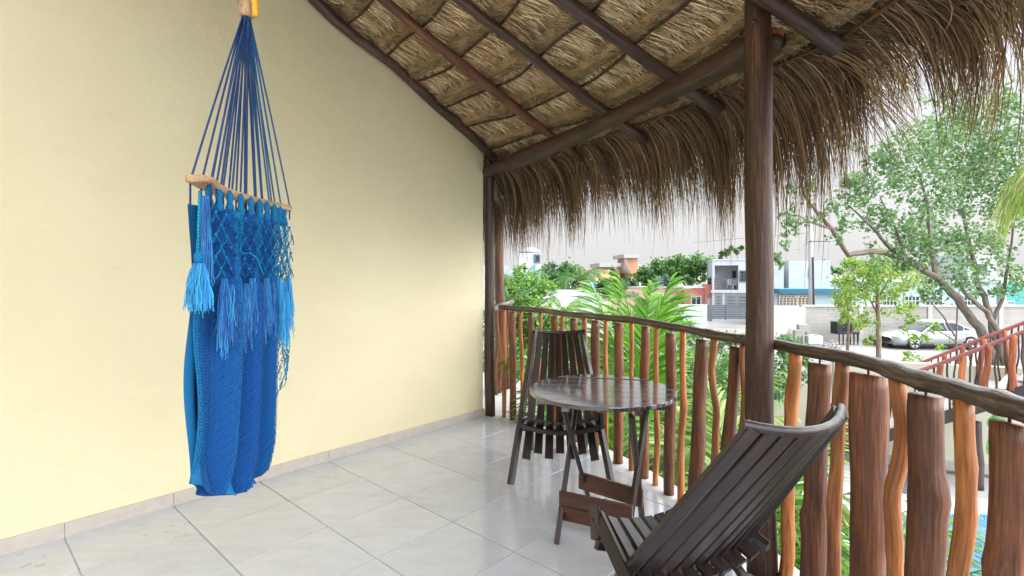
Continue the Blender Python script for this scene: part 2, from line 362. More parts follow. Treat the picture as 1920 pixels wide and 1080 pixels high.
# ============================================================ balcony floor and tiles
def R_rail(th):
    d=math.degrees(th); return float(np.interp(d,[-5,3,17,27,43,50,70,95],[5.02,5.0,4.96,4.90,4.88,4.81,4.75,4.7]))
ARC=[R(-0.4+k*3.2) for k in range(31)]
def region(off):
    pts=[pol(R_rail(a)+off,a)[:2] for a in ARC]
    pts+=[uv(-4.2,-1.1)[:2],uv(-4.2,3.6)[:2]]
    return pts[::-1]                      # counter-clockwise
slab=region(0.12)[::-1]
if sum(slab[i][0]*slab[(i+1)%len(slab)][1]-slab[(i+1)%len(slab)][0]*slab[i][1] for i in range(len(slab)))<0: slab=slab[::-1]
mb=MB(); mb.prism(slab,-0.28,-0.007); floor=struct(mb.obj('balcony_floor',M['grout'])); ORG[floor.name]=(0,0,0)
def clip(poly, conv):
    out=poly
    for i in range(len(conv)):
        a=conv[i]; b_=conv[(i+1)%len(conv)]; inp=out; out=[]
        if not inp: break
        side=lambda p:(b_[0]-a[0])*(p[1]-a[1])-(b_[1]-a[1])*(p[0]-a[0])
        for k in range(len(inp)):
            p,q=inp[k],inp[(k+1)%len(inp)]; sp,sq=side(p),side(q)
            if sp>=0: out.append(p)
            if (sp>=0)!=(sq>=0):
                tt=sp/(sp-sq); out.append((p[0]+(q[0]-p[0])*tt,p[1]+(q[1]-p[1])*tt))
    return out
inner=region(-0.10)
if sum(inner[i][0]*inner[(i+1)%len(inner)][1]-inner[(i+1)%len(inner)][0]*inner[i][1] for i in range(len(inner)))<0: inner=inner[::-1]
g=0.0024
for iu in range(-6,8):
    for iv in range(0,11):
        u0=0.43+0.5*iu; u1=u0+0.5; v1=3.6-0.468*iv; v0=v1-0.468
        if u1<-2.2: continue
        def tp(gg): 
            return clip([uv(u0+gg,v0+gg)[:2],uv(u1-gg,v0+gg)[:2],uv(u1-gg,v1-gg)[:2],uv(u0+gg,v1-gg)[:2]],inner)
        a=tp(g); c=tp(g+0.0025)
        if len(a)<3: continue
        mb=MB()
        dz=random.uniform(-0.0006,0.0006)
        if len(a)==len(c):
            k=len(a); mb.add([(x,y,-0.006) for x,y in a]+[(x,y,-0.0015+dz) for x,y in a]+[(x,y,dz) for x,y in c],
                [(r*k+i,r*k+(i+1)%k,(r+1)*k+(i+1)%k,(r+1)*k+i) for r in range(2) for i in range(k)]+[tuple(range(2*k,3*k))])
        else: mb.prism(a,-0.006,dz)
        mb.obj('floor_tile',M['tile'],floor)

# ============================================================ yellow wall with skirting
wl=thing('yellow_wall','pale yellow stucco wall behind the blue hanging hammock','wall',uv(0,3.6,0))
prof=[(-4.2,-0.28),(3.56,-0.28),(3.56,2.60)]+[(3.56-k*0.1*4.86/1.0/1.0,0) for k in range(0)]
tops=[(u,2.55+0.457*(3.6-u)+0.09) for u in np.linspace(3.5,-1.2,12)]
prof=[(-4.2,-0.28),(3.56,-0.28),(3.56,2.60)]+[(float(a),float(c)) for a,c in tops]+[(-4.2,4.6)]
k=len(prof); mb=MB()
mb.add([uv(a,3.6,z) for a,z in prof]+[uv(a,3.8,z) for a,z in prof],[tuple(range(k)),tuple(range(2*k-1,k-1,-1))]+[(i,i+k,(i+1)%k+k,(i+1)%k) for i in range(k)])
mb.obj('stucco',M['wall'],wl)
for i in range(-6,8):
    u0=0.43+0.5*i; u1=min(u0+0.5,3.575)
    if u1<-2.2 or u0>3.5: continue
    h=0.078+random.uniform(-0.002,0.002)
    mb=MB(); V=[uv(a,v,z) for (v,z) in ((3.588,0.001),(3.588,h-0.003),(3.591,h),(3.599,h)) for a in (u0+0.0015,u1-0.0015)]
    mb.add(V,[(0,1,3,2),(2,3,5,4),(4,5,7,6),(0,2,4,6),(1,7,5,3)]); mb.obj('skirting_tile',M['skirt'],wl)
if LIGHT_BLOCK_WALL:  # unseen wall added behind the camera to even out light on the balcony
    hw=thing('yellow_wall','unseen yellow stucco wall added behind the camera to block light','wall',uv(-1.35,0.5,0))
    mb=MB(); mb.add([uv(-1.35,3.6,-0.28),uv(-1.35,-0.3,-0.28),uv(-1.35,-0.3,4.5),uv(-1.35,3.6,4.5),uv(-1.55,3.6,-0.28),uv(-1.55,-0.3,-0.28),uv(-1.55,-0.3,4.5),uv(-1.55,3.6,4.5)],[(3,2,1,0),(4,5,6,7),(0,1,5,4),(1,2,6,5),(2,3,7,6),(3,0,4,7)]); mb.obj('stucco',M['wall'],hw)
# neighbouring unit beyond the wall: floor slab and low rail
nslab=[uv(3.56,3.8)[:2],uv(4.0,3.5)[:2],uv(5.0,4.05)[:2],uv(5.3,5.2)[:2],uv(3.56,5.6)[:2]]
mb=MB(); mb.prism(nslab,-0.3,-0.008); struct(mb.obj('neighbouring_balcony_floor',M['grout']))

# ============================================================ posts and beam
def trunk(mb, p, q, r0, r1, nseg=14, wob=0.008, sides=14, rough=0.03, knots=0):
    p=Vector(p); q=Vector(q); ph=[random.random()*6.28 for _ in range(4)]
    pts=[];rad=[]
    kn=[(random.random(),random.uniform(0.06,0.14)) for _ in range(knots)]
    for i in range(nseg+1):
        f=i/nseg; a=wob*(math.sin(f*5+ph[0])+0.5*math.sin(f*11+ph[1])); c=wob*(math.sin(f*4+ph[2])+0.5*math.sin(f*9+ph[3]))
        d=(q-p).normalized(); s1=d.cross(Vector((0.3,1,0.2))).normalized(); s2=d.cross(s1)
        e=math.sin(f*math.pi)
        pts.append(p.lerp(q,f)+s1*a*e+s2*c*e)
        rr=r0+(r1-r0)*f
        for kf,ka in kn: rr*=1+ka*math.exp(-((f-kf)/0.03)**2)
        rad.append(rr)
    mb.tube(pts,rad,sides,None,rough); return pts
corner=uv(3.645,3.585)
pt=thing('wooden_post','dark brown log post at the end of the yellow wall','post',(corner[0],corner[1],-0.007),'roof posts')
mb=MB(); trunk(mb,(corner[0],corner[1],-0.007),(corner[0]-0.012,corner[1],2.62),0.052,0.046,18,0.007); mb.obj('log',M['post_dark'],pt,True)
X2,Y2=P(1421,514,2.42)[:2]
pt2=thing('wooden_post','thick reddish brown log post standing in the curved railing','post',(X2,Y2,-0.007),'roof posts')
mb=MB(); trunk(mb,(X2+0.018,Y2,-0.007),(X2-0.004,Y2,2.75),0.066,0.056,24,0.008,18,0.03,3); mb.obj('log',M['post'],pt2,True)
p=Vector(P(1414,40,2.36)); mb=MB(); mb.lathe([(0.0005,-0.004),(0.012,-0.004),(0.012,0.0),(0.006,0.003),(0.0005,0.003)],(0,0,0),12,None,'y')
mb.v=[(v[0]+p.x,-v[1]+p.y-0.002,v[2]+p.z) for v in mb.v]; mb.obj('bolt',M['metal_dark'],pt2)
p3=P(936,514,6.35)
pt3=thing('wooden_post','slim brown log post of the neighbouring balcony beyond the wall','post',(p3[0],p3[1],-0.008),'roof posts')
mb=MB(); trunk(mb,(p3[0],p3[1],-0.008),(p3[0],p3[1],2.2),0.062,0.055,14,0.01); mb.obj('log',M['rafter'],pt3,True)
bm_=thing('roof_beam','long bowed log beam carrying the rafters from post to post','beam',(corner[0],corner[1],2.4))
B0=Vector(uv(3.60,3.56,2.415)); B1=Vector((X2+0.03,Y2-0.30,2.55)); B1=Vector(P(1421,86,2.46)); dirb=(B1-B0).normalized()
mb=MB(); pts=[];rad=[]
for i in range(21):
    f=-0.01+1.02*i/20; q=B0.lerp(B1,f); q.z-=0.035*math.sin(min(1,max(0,f))*math.pi*1.0)*(1 if f<1 else 0); pts.append(q); rad.append(0.058+0.010*math.sin(f*7)+0.008*f)
mb.tube(pts,rad,16,None,0.03); mb.obj('log',M['post'],bm_,True)
# short stub and bracket log beside the thick post
st=thing('roof_strut','short pale log stub leaning above the beam beside the thick post','strut',P(1462,40,2.5))
mb=MB(); trunk(mb,P(1452,70,2.55),P(1480,-30,2.75),0.042,0.046,8,0.004,12); mb.obj('log',M['baluster_light'],st,True)
b2=thing('roof_beam','dark short log running right from the thick post under the thatch','beam',P(1480,60,2.5))
mb=MB(); pts=trunk(mb,P(1448,84,2.56),P(1512,14,2.75),0.046,0.052,8,0.006,12,0.05,1); mb.obj('log',M['post_dark'],b2,True)
b3=thing('roof_brace','forked grey log brace under the neighbouring eave behind the corner post','brace',P(930,345,5.4))
mb=MB(); trunk(mb,P(921,340,5.3),P(946,398,5.9),0.042,0.036,8,0.01,10); mb.obj('log',M['trunk'],b3,True)

# ============================================================ palapa roof
apex=pol(0,0,0)
roof=thing('thatched_roof','round palm thatch roof with shaggy hanging fringe over the balcony','roof',pol(4.9,R(20),2.4))
def cp(rho,th,off):                       # point off metres above the rafter line
    x,y,_=pol(rho,th); return (x,y,cone_z(rho)+off)
# rafters
for deg,rr,end,mt in ((0.2,0.040,4.95,'rafter_dark'),(10.9,0.038,5.20,'rafter'),(19.3,0.037,5.20,'rafter_dark'),(27.6,0.042,5.17,'rafter_dark'),(37.6,0.042,5.12,'post_dark'),(45.5,0.04,5.2,'rafter_dark'),(55,0.04,5.2,'rafter')):
    th=R(deg); mb=MB(); pts=[];rad=[]; ph=random.random()*6; ph2=random.random()*6
    for i in range(23):
        rho=1.2+(end-1.2)*i/22; w_=(0.012*math.sin(rho*2.1+ph)+0.007*math.sin(rho*5.3+ph2))
        zw=(0.020*math.sin(rho*3.4)+0.012*math.sin(rho*7.1)) if deg<1 else 0.0
        x,y,z=cp(rho,th+w_/rho,0.008*math.sin(rho*3+ph2)); 
        if deg<1: x-=VX*0.05; y-=VY*0.05; z+=0.03+zw
        pts.append((x,y,z)); rad.append(rr*(1+0.10*math.sin(rho*4+ph)))
    mb.tube(pts,rad,12,None,0.035); mb.obj('rafter',M[mt],roof,True)
LR=[1.55,1.86,2.16,2.46,2.76,3.06,3.36,3.66,3.96,4.27,4.57,4.86,5.10]
T0,T1=R(-14),R(62)
for rho in LR:
    mb=MB(); pts=[];rad=[]; n=90
    for i in range(n+1):
        th=T0+(T1-T0)*i/n
        pts.append(cp(rho+0.012*math.sin(i*0.4+rho*9)+0.022*math.sin(i*0.15+rho*17),th,0.047+0.003*math.sin(i*0.9)))
        rad.append(0.0085 if i%2 else 0.0105)
    mb.tube(pts,rad,7,None,0.05); mb.obj('lath',M['lath'],roof,True)
# thatch courses: long straw below each lath, rolled stub ends above the next one
def prof_off(s): return np.interp(s,[0,0.15,0.60,0.70,0.75,0.81,0.93,1.0],[0.058,0.070,0.105,0.118,0.100,0.052,0.044,0.060])
def straw_cols(n, pal, rng=RNG):
    pal=np.array(pal); c=pal[rng.integers(0,len(pal),n)]; return c*rng.uniform(0.75,1.2,(n,1))
SP=[(0.84,0.64,0.40),(0.76,0.55,0.33),(0.90,0.74,0.51),(0.56,0.38,0.22),(0.94,0.81,0.60),(0.34,0.205,0.11),(0.19,0.105,0.055)]
TP=[(0.56,0.44,0.29),(0.42,0.32,0.20),(0.66,0.54,0.37),(0.28,0.20,0.12),(0.16,0.11,0.065)]
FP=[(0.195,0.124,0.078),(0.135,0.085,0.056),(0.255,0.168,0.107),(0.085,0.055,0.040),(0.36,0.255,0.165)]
def vpol(rho,th):
    c,s=np.cos(th),np.sin(th); return np.stack([AX+rho*(c*UX-s*VX),AY+rho*(c*UY-s*VY),2.55+0.457*(4.9-rho)],-1)
for k in range(len(LR)-1):
    r0,r1=LR[k],LR[k+1]; arc=(T1-T0)*(r0+r1)/2
    # backing sheet of packed straw
    ns,nt_=12,80; S=np.linspace(0,1,ns); TH=np.linspace(T0,T1,nt_); 
    V=[];F=[]
    for s in S:
        for th in TH:
            q=vpol(np.array(r0+(r1-r0)*s),np.array(th)); V.append((q[0],q[1],q[2]+float(prof_off(s))+0.012))
    for i in range(ns-1):
        for j in range(nt_-1): F.append((i*nt_+j,i*nt_+j+1,(i+1)*nt_+j+1,(i+1)*nt_+j))
    cc=straw_cols(len(V),[(0.50,0.37,0.22),(0.40,0.29,0.17)])
    stuff(link('thatch_backing',V,F,M['straw'],roof,False,None,cc))
    # long straw
    dens=300 if r0>2.3 else 90
    n=int(arc*dens*3.4); th=RNG.uniform(T0,T1,n); s0=RNG.uniform(-0.05,0.50,n); ln=RNG.uniform(0.30,0.75,n); s1=np.minimum(s0+ln,RNG.uniform(0.69,0.77,n))
    dth=RNG.normal(0,0.020,n)/((r0+r1)/2)*1.3
    wild=RNG.random(n)<0.06; dth=np.where(wild,dth*4,dth)
    pts=[]
    for f in (0,0.5,1):
        s=s0+(s1-s0)*f; q=vpol(r0+(r1-r0)*s,th+dth*f); lift=RNG.uniform(0.0,0.014,n) if f==0 else lift
        q[:,2]+=prof_off(s)+0.006-lift*(0.6+0.8*f)-np.where(wild,0.012*f,0); pts.append(q)
    Pt=np.stack(pts,1); W=np.zeros_like(Pt); tang=np.stack([-np.sin(th)*UX-np.cos(th)*VX,-np.sin(th)*UY-np.cos(th)*VY,0*th],-1)
    wd=RNG.uniform(0.0014,0.0036,n)
    roll=RNG.uniform(-0.7,0.7,n)
    wv=tang*(np.cos(roll)*wd)[:,None]; wv[:,2]+=np.sin(roll)*wd
    W[:]=wv[:,None,:]; W[:,2]*=0.5
    stuff(strips('thatch_straw',Pt,W,straw_cols(n,SP),M['straw'],roof))
    # rolled stub ends
    n=int(arc*(900 if r0>2.3 else 200)); th=RNG.uniform(T0,T1,n); s=RNG.uniform(0.74,0.97,n)
    q0=vpol(r0+(r1-r0)*s,th); q0[:,2]+=prof_off(s)+0.006
    L=RNG.uniform(0.025,0.075,n); ang=RNG.normal(0,0.55,n); up=RNG.uniform(-1.2,0.5,n)
    rad_=np.stack([np.cos(th)*UX-np.sin(th)*VX,np.cos(th)*UY-np.sin(th)*VY,-0.457+0*th],-1)
    dirv=tang=np.stack([-np.sin(th)*UX-np.cos(th)*VX,-np.sin(th)*UY-np.cos(th)*VY,0*th],-1)
    dv=-rad_*(np.cos(ang)*0.8)[:,None]+tang*np.sin(ang)[:,None]; dv[:,2]+=-0.55+0.35*up
    q1=q0+dv*L[:,None]
    Pt=np.stack([q0,q1],1); wd=RNG.uniform(0.0014,0.0034,n); W=np.repeat((tang*wd[:,None])[:,None,:],2,1)
    stuff(strips('thatch_stubs',Pt,W,straw_cols(n,TP),M['straw'],roof))
# closed top of the roof
V=[];F=[]; rr_=[1.1]+list(np.linspace(1.5,5.35,14)); TH=np.linspace(T0,T1,60)
for rho in rr_:
    for th in TH: q=vpol(np.array(rho),np.array(th)); V.append((q[0],q[1],q[2]+0.20-0.06*max(0,rho-4.9)))
for i in range(len(rr_)-1):
    for j in range(len(TH)-1): F.append((i*60+j,i*60+j+1,(i+1)*60+j+1,(i+1)*60+j))
link('thatch_cover',V,F,M['straw'],roof,False,None,straw_cols(len(V),TP))
# hanging fringe
def zb(deg): return np.interp(deg,[-14,-4,0,2,6,10,14,18,22,27,31,33,35,37,39,42,50,74],[1.58,1.63,1.64,1.66,1.80,1.86,1.84,1.82,1.80,1.74,1.72,1.84,2.02,2.16,2.12,2.08,2.06,2.06])
n=34000
th=RNG.uniform(T0,T1,n)
dn=0.62+0.22*np.sin(th*63+1.0)+0.16*np.sin(th*147+2.0)+0.14*np.sin(th*311)
th=th[RNG.random(n)<dn]; n=len(th)
nc=420; cth=np.sort(RNG.uniform(T0,T1,nc)); clen=RNG.normal(0,0.12,nc); clean=RNG.normal(0,0.012,nc); cout=RNG.normal(0,0.06,nc)
ci=np.clip(np.searchsorted(cth,th),0,nc-1)
layer=RNG.uniform(0,1,n)
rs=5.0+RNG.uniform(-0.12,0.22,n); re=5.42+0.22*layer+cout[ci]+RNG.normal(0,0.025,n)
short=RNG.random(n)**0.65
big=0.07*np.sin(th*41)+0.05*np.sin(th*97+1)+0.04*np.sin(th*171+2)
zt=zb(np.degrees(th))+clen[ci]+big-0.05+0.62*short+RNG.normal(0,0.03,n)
stray=RNG.random(n)<0.05; zt=np.where(stray,zt-RNG.uniform(0.04,0.22,n),zt)
gather=(cth[ci]-th)*RNG.uniform(0.1,0.75,n)
k=7; pts=[]
for i in range(k):
    f=i/(k-1)
    rho=rs+(re-rs)*(1-(1-f)**3.0)
    z0=2.55+0.457*(4.9-rs)+0.055+0.11*layer
    z=z0+(zt-z0)*(0.55*f+0.45*f**1.8)
    q=vpol(rho,th+gather*f*f+clean[ci]*f*f+RNG.normal(0,0.0012,n)*f); q[:,2]=z; pts.append(q)
Pt=np.stack(pts,1)
tang=np.stack([-np.sin(th)*UX-np.cos(th)*VX,-np.sin(th)*UY-np.cos(th)*VY,0*th],-1)
rad_=np.stack([np.cos(th)*UX-np.sin(th)*VX,np.cos(th)*UY-np.sin(th)*VY,0*th],-1)
roll=RNG.uniform(-0.9,0.9,n); wd=RNG.uniform(0.0011,0.0030,n)*np.where(RNG.random(n)<0.06,2.2,1.0)
wv=(tang*np.cos(roll)[:,None]+rad_*np.sin(roll)[:,None])*wd[:,None]
tap=np.array([1,1,1,0.95,0.85,0.65,0.25]); W=wv[:,None,:]*tap[None,:,None]
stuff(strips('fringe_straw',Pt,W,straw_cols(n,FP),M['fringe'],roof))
# ============================================================ curved balcony railing
def th_of_px(px, dr=0.0):
    lo,hi=R(-6),R(66)
    for _ in range(50):
        m_=(lo+hi)/2; x,y,_z=pol(R_rail(m_)+dr,m_)
        v=960+962*x/y if y>0.05 else 1e9
        if v<px: lo=m_
        else: hi=m_
    return (lo+hi)/2
rl=thing('balcony_railing','curved railing of rough log balusters round the tiled balcony','railing',pol(4.9,R(25),0))
RZ=1.066
def rail_z(th): 
    d=math.degrees(th); return RZ+0.005*math.sin(d*0.35)+0.003*math.sin(d*0.9+1)
for a,b_,mt in ((1.0,33.5,'rail'),(33.2,66,'rail')):
    mb=MB(); pts=[];rad=[]; n=70
    for i in range(n+1):
        d=a+(b_-a)*i/n; th=R(d)
        pts.append(pol(R_rail(th)+0.006*math.sin(d*0.8)+0.003*math.sin(d*1.9),th,rail_z(th)))
        r_=0.0245 if d<30 else 0.028
        r_*=1+0.04*math.sin(d*1.3)+0.03*math.sin(d*3.7+2)
        if d>33: 
            for kd in (34.6,41.5,44.2,46.0,47.2,49.0,50.5): r_*=1+0.16*math.exp(-((d-kd)/0.35)**2)
        rad.append(r_)
    mb.tube(pts,rad,16,None,0.07 if a>30 else 0.04); mb.obj('handrail',M[mt],rl,True)
BAL=[(945,945,8,0),(961,962,13,1),(977,978,7,0),(996,996,13,1),(1013,1012,7,0),(1040,1039,15,1),(1055,1055,7,0),(1076,1075,15,1),(1095,1098,9,0),(1117,1115,16,1),
(1136,1137,8,0),(1161,1159,18,1),(1184,1184,9,0),(1210,1207,17,1),(1232,1229,10,0),(1258,1254,20,1),(1281,1276,12,0),(1317,1302,25,1),(1341,1336,13,0),(1380,1356,25,1),(1393,1386,12,0),
(1491,1472,23,0),(1537,1522,43,1),(1580,1556,24,0),(1628,1626,60,1),(1680,1684,26,0),(1736,1730,56,1),(1806,1796,32,0),(1893,1888,64,1),(1985,1980,36,0),(2110,2105,70,1)]
for pxt,pxb,wpx,thick in BAL:
    tt,tb=th_of_px(pxt),th_of_px(pxb)
    x,y,_=pol(R_rail(tt),tt); rad0=wpx*y/962/2
    ztop=rail_z(tt)-(0.042 if thick and pxt>1240 else 0.032 if thick else 0.018)
    p=Vector(pol(R_rail(tb),tb,-0.008)); q=Vector(pol(R_rail(tt),tt,ztop))
    mb=MB(); n=22; pts=[];rad=[]; ph=[random.random()*6.28 for _ in range(5)]
    tg=Vector((-math.sin(tt)*UX-math.cos(tt)*VX,-math.sin(tt)*UY-math.cos(tt)*VY,0)); rd=Vector((tg.y,-tg.x,0))
    kn=[(random.uniform(0.15,0.9),random.uniform(0.05,0.20)) for _ in range(2 if not thick else 1)]
    wob=0.009 if not thick else 0.0035
    for i in range(n+1):
        f=i/n; e=math.sin(f*math.pi)**0.6 if 0<f<1 else 0
        o=tg*(wob*e*(math.sin(f*6+ph[0])+0.6*math.sin(f*13+ph[1])))+rd*(wob*0.7*e*math.sin(f*7+ph[2]))
        if not thick and pxt in (1341,1680): o+=tg*(0.022*(math.exp(-((f-0.62)/0.08)**2)-math.exp(-((f-0.85)/0.1)**2)))*(-1 if pxt==1680 else 1)
        r_=rad0*(1+0.05*math.sin(f*5+ph[3])+0.03*math.sin(f*17+ph[4])+(0.06*(0.5-f) if thick else 0))
        for kf,ka in kn: r_*=1+ka*0.8*math.exp(-((f-kf)/0.035)**2); 
        for kf,ka in kn: o+=tg*(rad0*ka*0.9*math.exp(-((f-kf)/0.05)**2)*(1 if ph[0]>3 else -1))
        if thick and f>0.985: r_*=0.96
        pts.append(p.lerp(q,f)+o); rad.append(r_)
    mb.tube(pts,rad,14,None,0.045)
    bo=mb.obj('baluster',M['baluster' if thick else 'baluster_light'],rl,True)
    if thick:
        mb=MB(); mb.tube([q+Vector((0,0,-0.03)),q+Vector((0,0,0.045))],0.004,6); mb.obj('pin',M['metal_dark'],bo)
# neighbouring railing beyond the wall
nr=thing('balcony_railing','short railing of the neighbouring balcony seen past the corner post','railing',P(940,735,6.1))
mb=MB(); trunk(mb,P(922,581,5.6),P(960,566,6.05),0.033,0.03,10,0.006,10,0.06); mb.obj('handrail',M['trunk'],nr,True)
for pxt,pxb,wpx,d in ((931,929,9,6.0),(940,932,16,6.1),(946,944,9,6.2),(952,952,8,6.3),(957,956,7,6.4)):
    a=P(pxb,514,d); c=P(pxt,514,d); mb=MB(); trunk(mb,(a[0],a[1],-0.008),(c[0],c[1],1.04),wpx*d/1924,wpx*d/1924*0.9,12,0.012,10); mb.obj('baluster',M['baluster'],nr,True)

# ============================================================ hammock chair
HX=-1.03
hm=thing('hammock_chair','blue woven hanging hammock chair with tassels before the yellow wall','hammock chair',(HX,2.02,0.55))
BARZ=1.70
# spreader bar: a flat curved plank with paddle ends
mb=MB(); out=[]; n=28
def barw(s): return 0.030+0.016*math.exp(-((s-0.08)/0.10)**2)+0.010*math.exp(-((s-0.93)/0.08)**2)
def barc(s): return 0.030*math.sin(math.pi*s)
L=[];Rr=[]
for i in range(n+1):
    s=i/n; y=1.64+0.74*s; w_=barw(s)*(math.sqrt(max(0.02,1-((s-0.5)/0.5)**8)))
    L.append((HX-barc(s)-w_,y)); Rr.append((HX-barc(s)+w_,y))
poly=Rr+L[::-1]
k=len(poly)
rim=[(BARZ-0.012,0.9),(BARZ-0.008,1.0),(BARZ+0.008,1.0),(BARZ+0.012,0.9)]
V=[];T=[]
for z,sc_ in rim:
    for x,y in poly:
        s=(y-1.64)/0.74; cx=HX-barc(s); V.append((cx+(x-cx)*sc_,2.01+(y-2.01)*(0.992 if sc_<1 else 1),z+0.014*math.exp(-((s-0.08)/0.10)**2))); T.append((x,z,y))
mb.add(V,[(r*k+i,r*k+(i+1)%k,(r+1)*k+(i+1)%k,(r+1)*k+i) for r in range(3) for i in range(k)]+[tuple(range(k-1,-1,-1)),tuple(range(3*k,4*k))],T)
bar=mb.obj('spreader_bar',M['hammock_wood'],hm)
top=Vector((HX-0.005,2.0,2.405))
# bead and yellow rope
mb=MB(); mb.lathe([(0.020,0.0),(0.027,0.006),(0.029,0.022),(0.025,0.034),(0.026,0.04),(0.031,0.05),(0.031,0.068),(0.024,0.078),(0.014,0.08)],(top.x,top.y,top.z-0.005),18); mb.obj('wooden_ring',M['hammock_wood'],hm,True)
M['yellow_rope']=plain('yellow_rope',(0.78,0.42,0.03),0.6,0.2,120,bumps=0.4)
mb=MB()
def twist(p,q,r,turns,n=40):
    for s in range(3):
        pts=[Vector(p).lerp(Vector(q),i/n)+Vector((math.cos(turns*6.28*i/n+s*2.09)*r,math.sin(turns*6.28*i/n+s*2.09)*r,0)) for i in range(n+1)]
        mb.tube(pts,r*0.95,6)
hang=Vector((top.x,top.y,cone_z(2.57)+0.02))
twist((top.x,top.y,top.z+0.06),hang,0.007,40,160); twist((top.x+0.045,top.y-0.03,top.z+0.09),(top.x+0.050,top.y-0.03,top.z-0.015),0.0065,4); 
twist((top.x+0.012,top.y-0.01,top.z+0.085),(top.x+0.048,top.y-0.03,top.z+0.088),0.0065,2)
mb.obj('yellow_rope',M['yellow_rope'],hm,True)
M['rope']=plain('blue_cord',(0.006,0.040,0.15),0.7,0.3,200,bumps=0.5)
M['rope_teal']=plain('teal_cord',(0.003,0.085,0.22),0.7,0.3,200,bumps=0.5)
ns=11
for side in (-1,1):
    for i in range(ns):
        s=0.10+0.82*i/(ns-1)+random.uniform(-0.012,0.012); y=1.64+0.74*s; x=HX-barc(s)+side*(barw(s)-0.010)
        e=Vector((x,y,BARZ+0.012)); st=top+Vector((side*0.006,(i-5)*0.0025,0.0))
        mid=st.lerp(e,0.5)+Vector((0,0,-0.0))
        mb=MB(); pts=[st.lerp(e,f) + Vector((0,0.004*math.sin(f*3.14)*(i-5)/5,0)) for f in np.linspace(0,1,8)]+[Vector((x,y,BARZ-0.045-0.03*random.random()))]
        mb.tube(pts,[0.0035]*8+[0.003],6); mb.obj('cord',M['rope_teal' if s>0.72 else 'rope'],hm,True)
mb=MB(); mb.lathe([(0.010,-0.10),(0.015,-0.06),(0.017,-0.01),(0.015,0.0)],(top.x,top.y,top.z+0.002),12); mb.obj('cord_gathering',M['rope'],hm,True)
# woven body
def zbot(u): return np.interp(u,[0,0.1,0.3,0.5,0.65,0.75,0.85,0.93,1.0],[0.715,0.66,0.590,0.555,0.56,0.60,0.72,0.92,1.2])
ZT=1.63
def body(u,v,layer):
    u=np.asarray(u,float); v=np.asarray(v,float)
    y=1.675+0.655*u-0.03*np.sin(v*3.14)*u
    zz=ZT+(zbot(u)-ZT)*v
    amp=0.040*np.clip(v*3,0.15,1)
    fold=0.8*amp*np.sin(2*np.pi*(4.3*u+0.10*np.sin(3*v)+0.15*layer)+0.6*np.sin(2*np.pi*4.3*u))+0.010*np.sin(2*np.pi*(8.3*u+0.3*layer)+v*2)
    bul=(0.030+0.030*np.sin(np.clip(v,0,1)*np.pi)*(1-0.8*u))*np.clip(0.12+u*3.5,0,1)*np.clip(2.2-1.8*u,0.35,1)
    pinch=np.clip((1-v)*8,0,1)**0.5
    x=HX-0.012-0.012*v+layer*bul*pinch+fold*np.clip(0.25+u*4,0,1)+0.012*np.sin(v*9+layer)*np.clip(1-u*5,0,1)
    z=zz+0.008*np.sin(2*np.pi*(4.3*u))*(v**6)
    return np.stack([x,y,z],-1)
def hcol_mat():
    m,t,b=mat_new('blue_weave')
    a=t.nodes.new('ShaderNodeAttribute'); a.attribute_name='tc'
    sp=t.nodes.new('ShaderNodeSeparateXYZ'); t.links.new(a.outputs['Vector'],sp.inputs[0])
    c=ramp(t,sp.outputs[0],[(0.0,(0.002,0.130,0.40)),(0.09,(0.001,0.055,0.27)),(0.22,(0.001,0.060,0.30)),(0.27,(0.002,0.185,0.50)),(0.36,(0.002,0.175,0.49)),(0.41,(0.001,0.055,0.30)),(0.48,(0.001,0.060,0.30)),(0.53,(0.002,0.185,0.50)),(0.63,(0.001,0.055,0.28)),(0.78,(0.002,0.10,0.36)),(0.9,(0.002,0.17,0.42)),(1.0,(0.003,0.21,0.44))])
    wv=N(t,'ShaderNodeTexWave',Scale=1.0,Distortion=1.5); wv.bands_direction='DIAGONAL'
    mp=t.nodes.new('ShaderNodeMapping'); mp.inputs['Scale'].default_value=(90,0,55); t.links.new(a.outputs['Vector'],mp.inputs[0]); t.links.new(mp.outputs[0],wv.inputs['Vector'])
    c=mul(t,c,ramp(t,wv.outputs['Fac'],[(0.2,(0.6,0.75,0.62)),(0.8,(1.0,1.35,0.98))]))
    t.links.new(c,b.inputs['Base Color']); b.inputs['Roughness'].default_value=0.7; b.inputs['Sheen Weight'].default_value=0.05; b.inputs['Sheen Tint'].default_value=(0.3,0.6,1,1); b.inputs['Specular IOR Level'].default_value=0.25
    bump(t,b,wv.outputs['Fac'],0.5,0.004); return m
M['weave']=hcol_mat()
nu,nv=90,60
for layer in (1,-1):
    V=[];T=[];F=[]
    us=np.linspace(0,0.80 if layer==1 else 0.72,nu); vs=np.linspace(0,1,nv)
    for u in us:
        pt_=body(np.full(nv,u),vs,layer); 
        for i in range(nv): V.append(tuple(pt_[i])); T.append((u,0,vs[i]))
    F=[(i*nv+j,(i+1)*nv+j,(i+1)*nv+j+1,i*nv+j+1) for i in range(nu-1) for j in range(nv-1)]
    link('woven_body',V,F,M['weave'],hm,True,T)
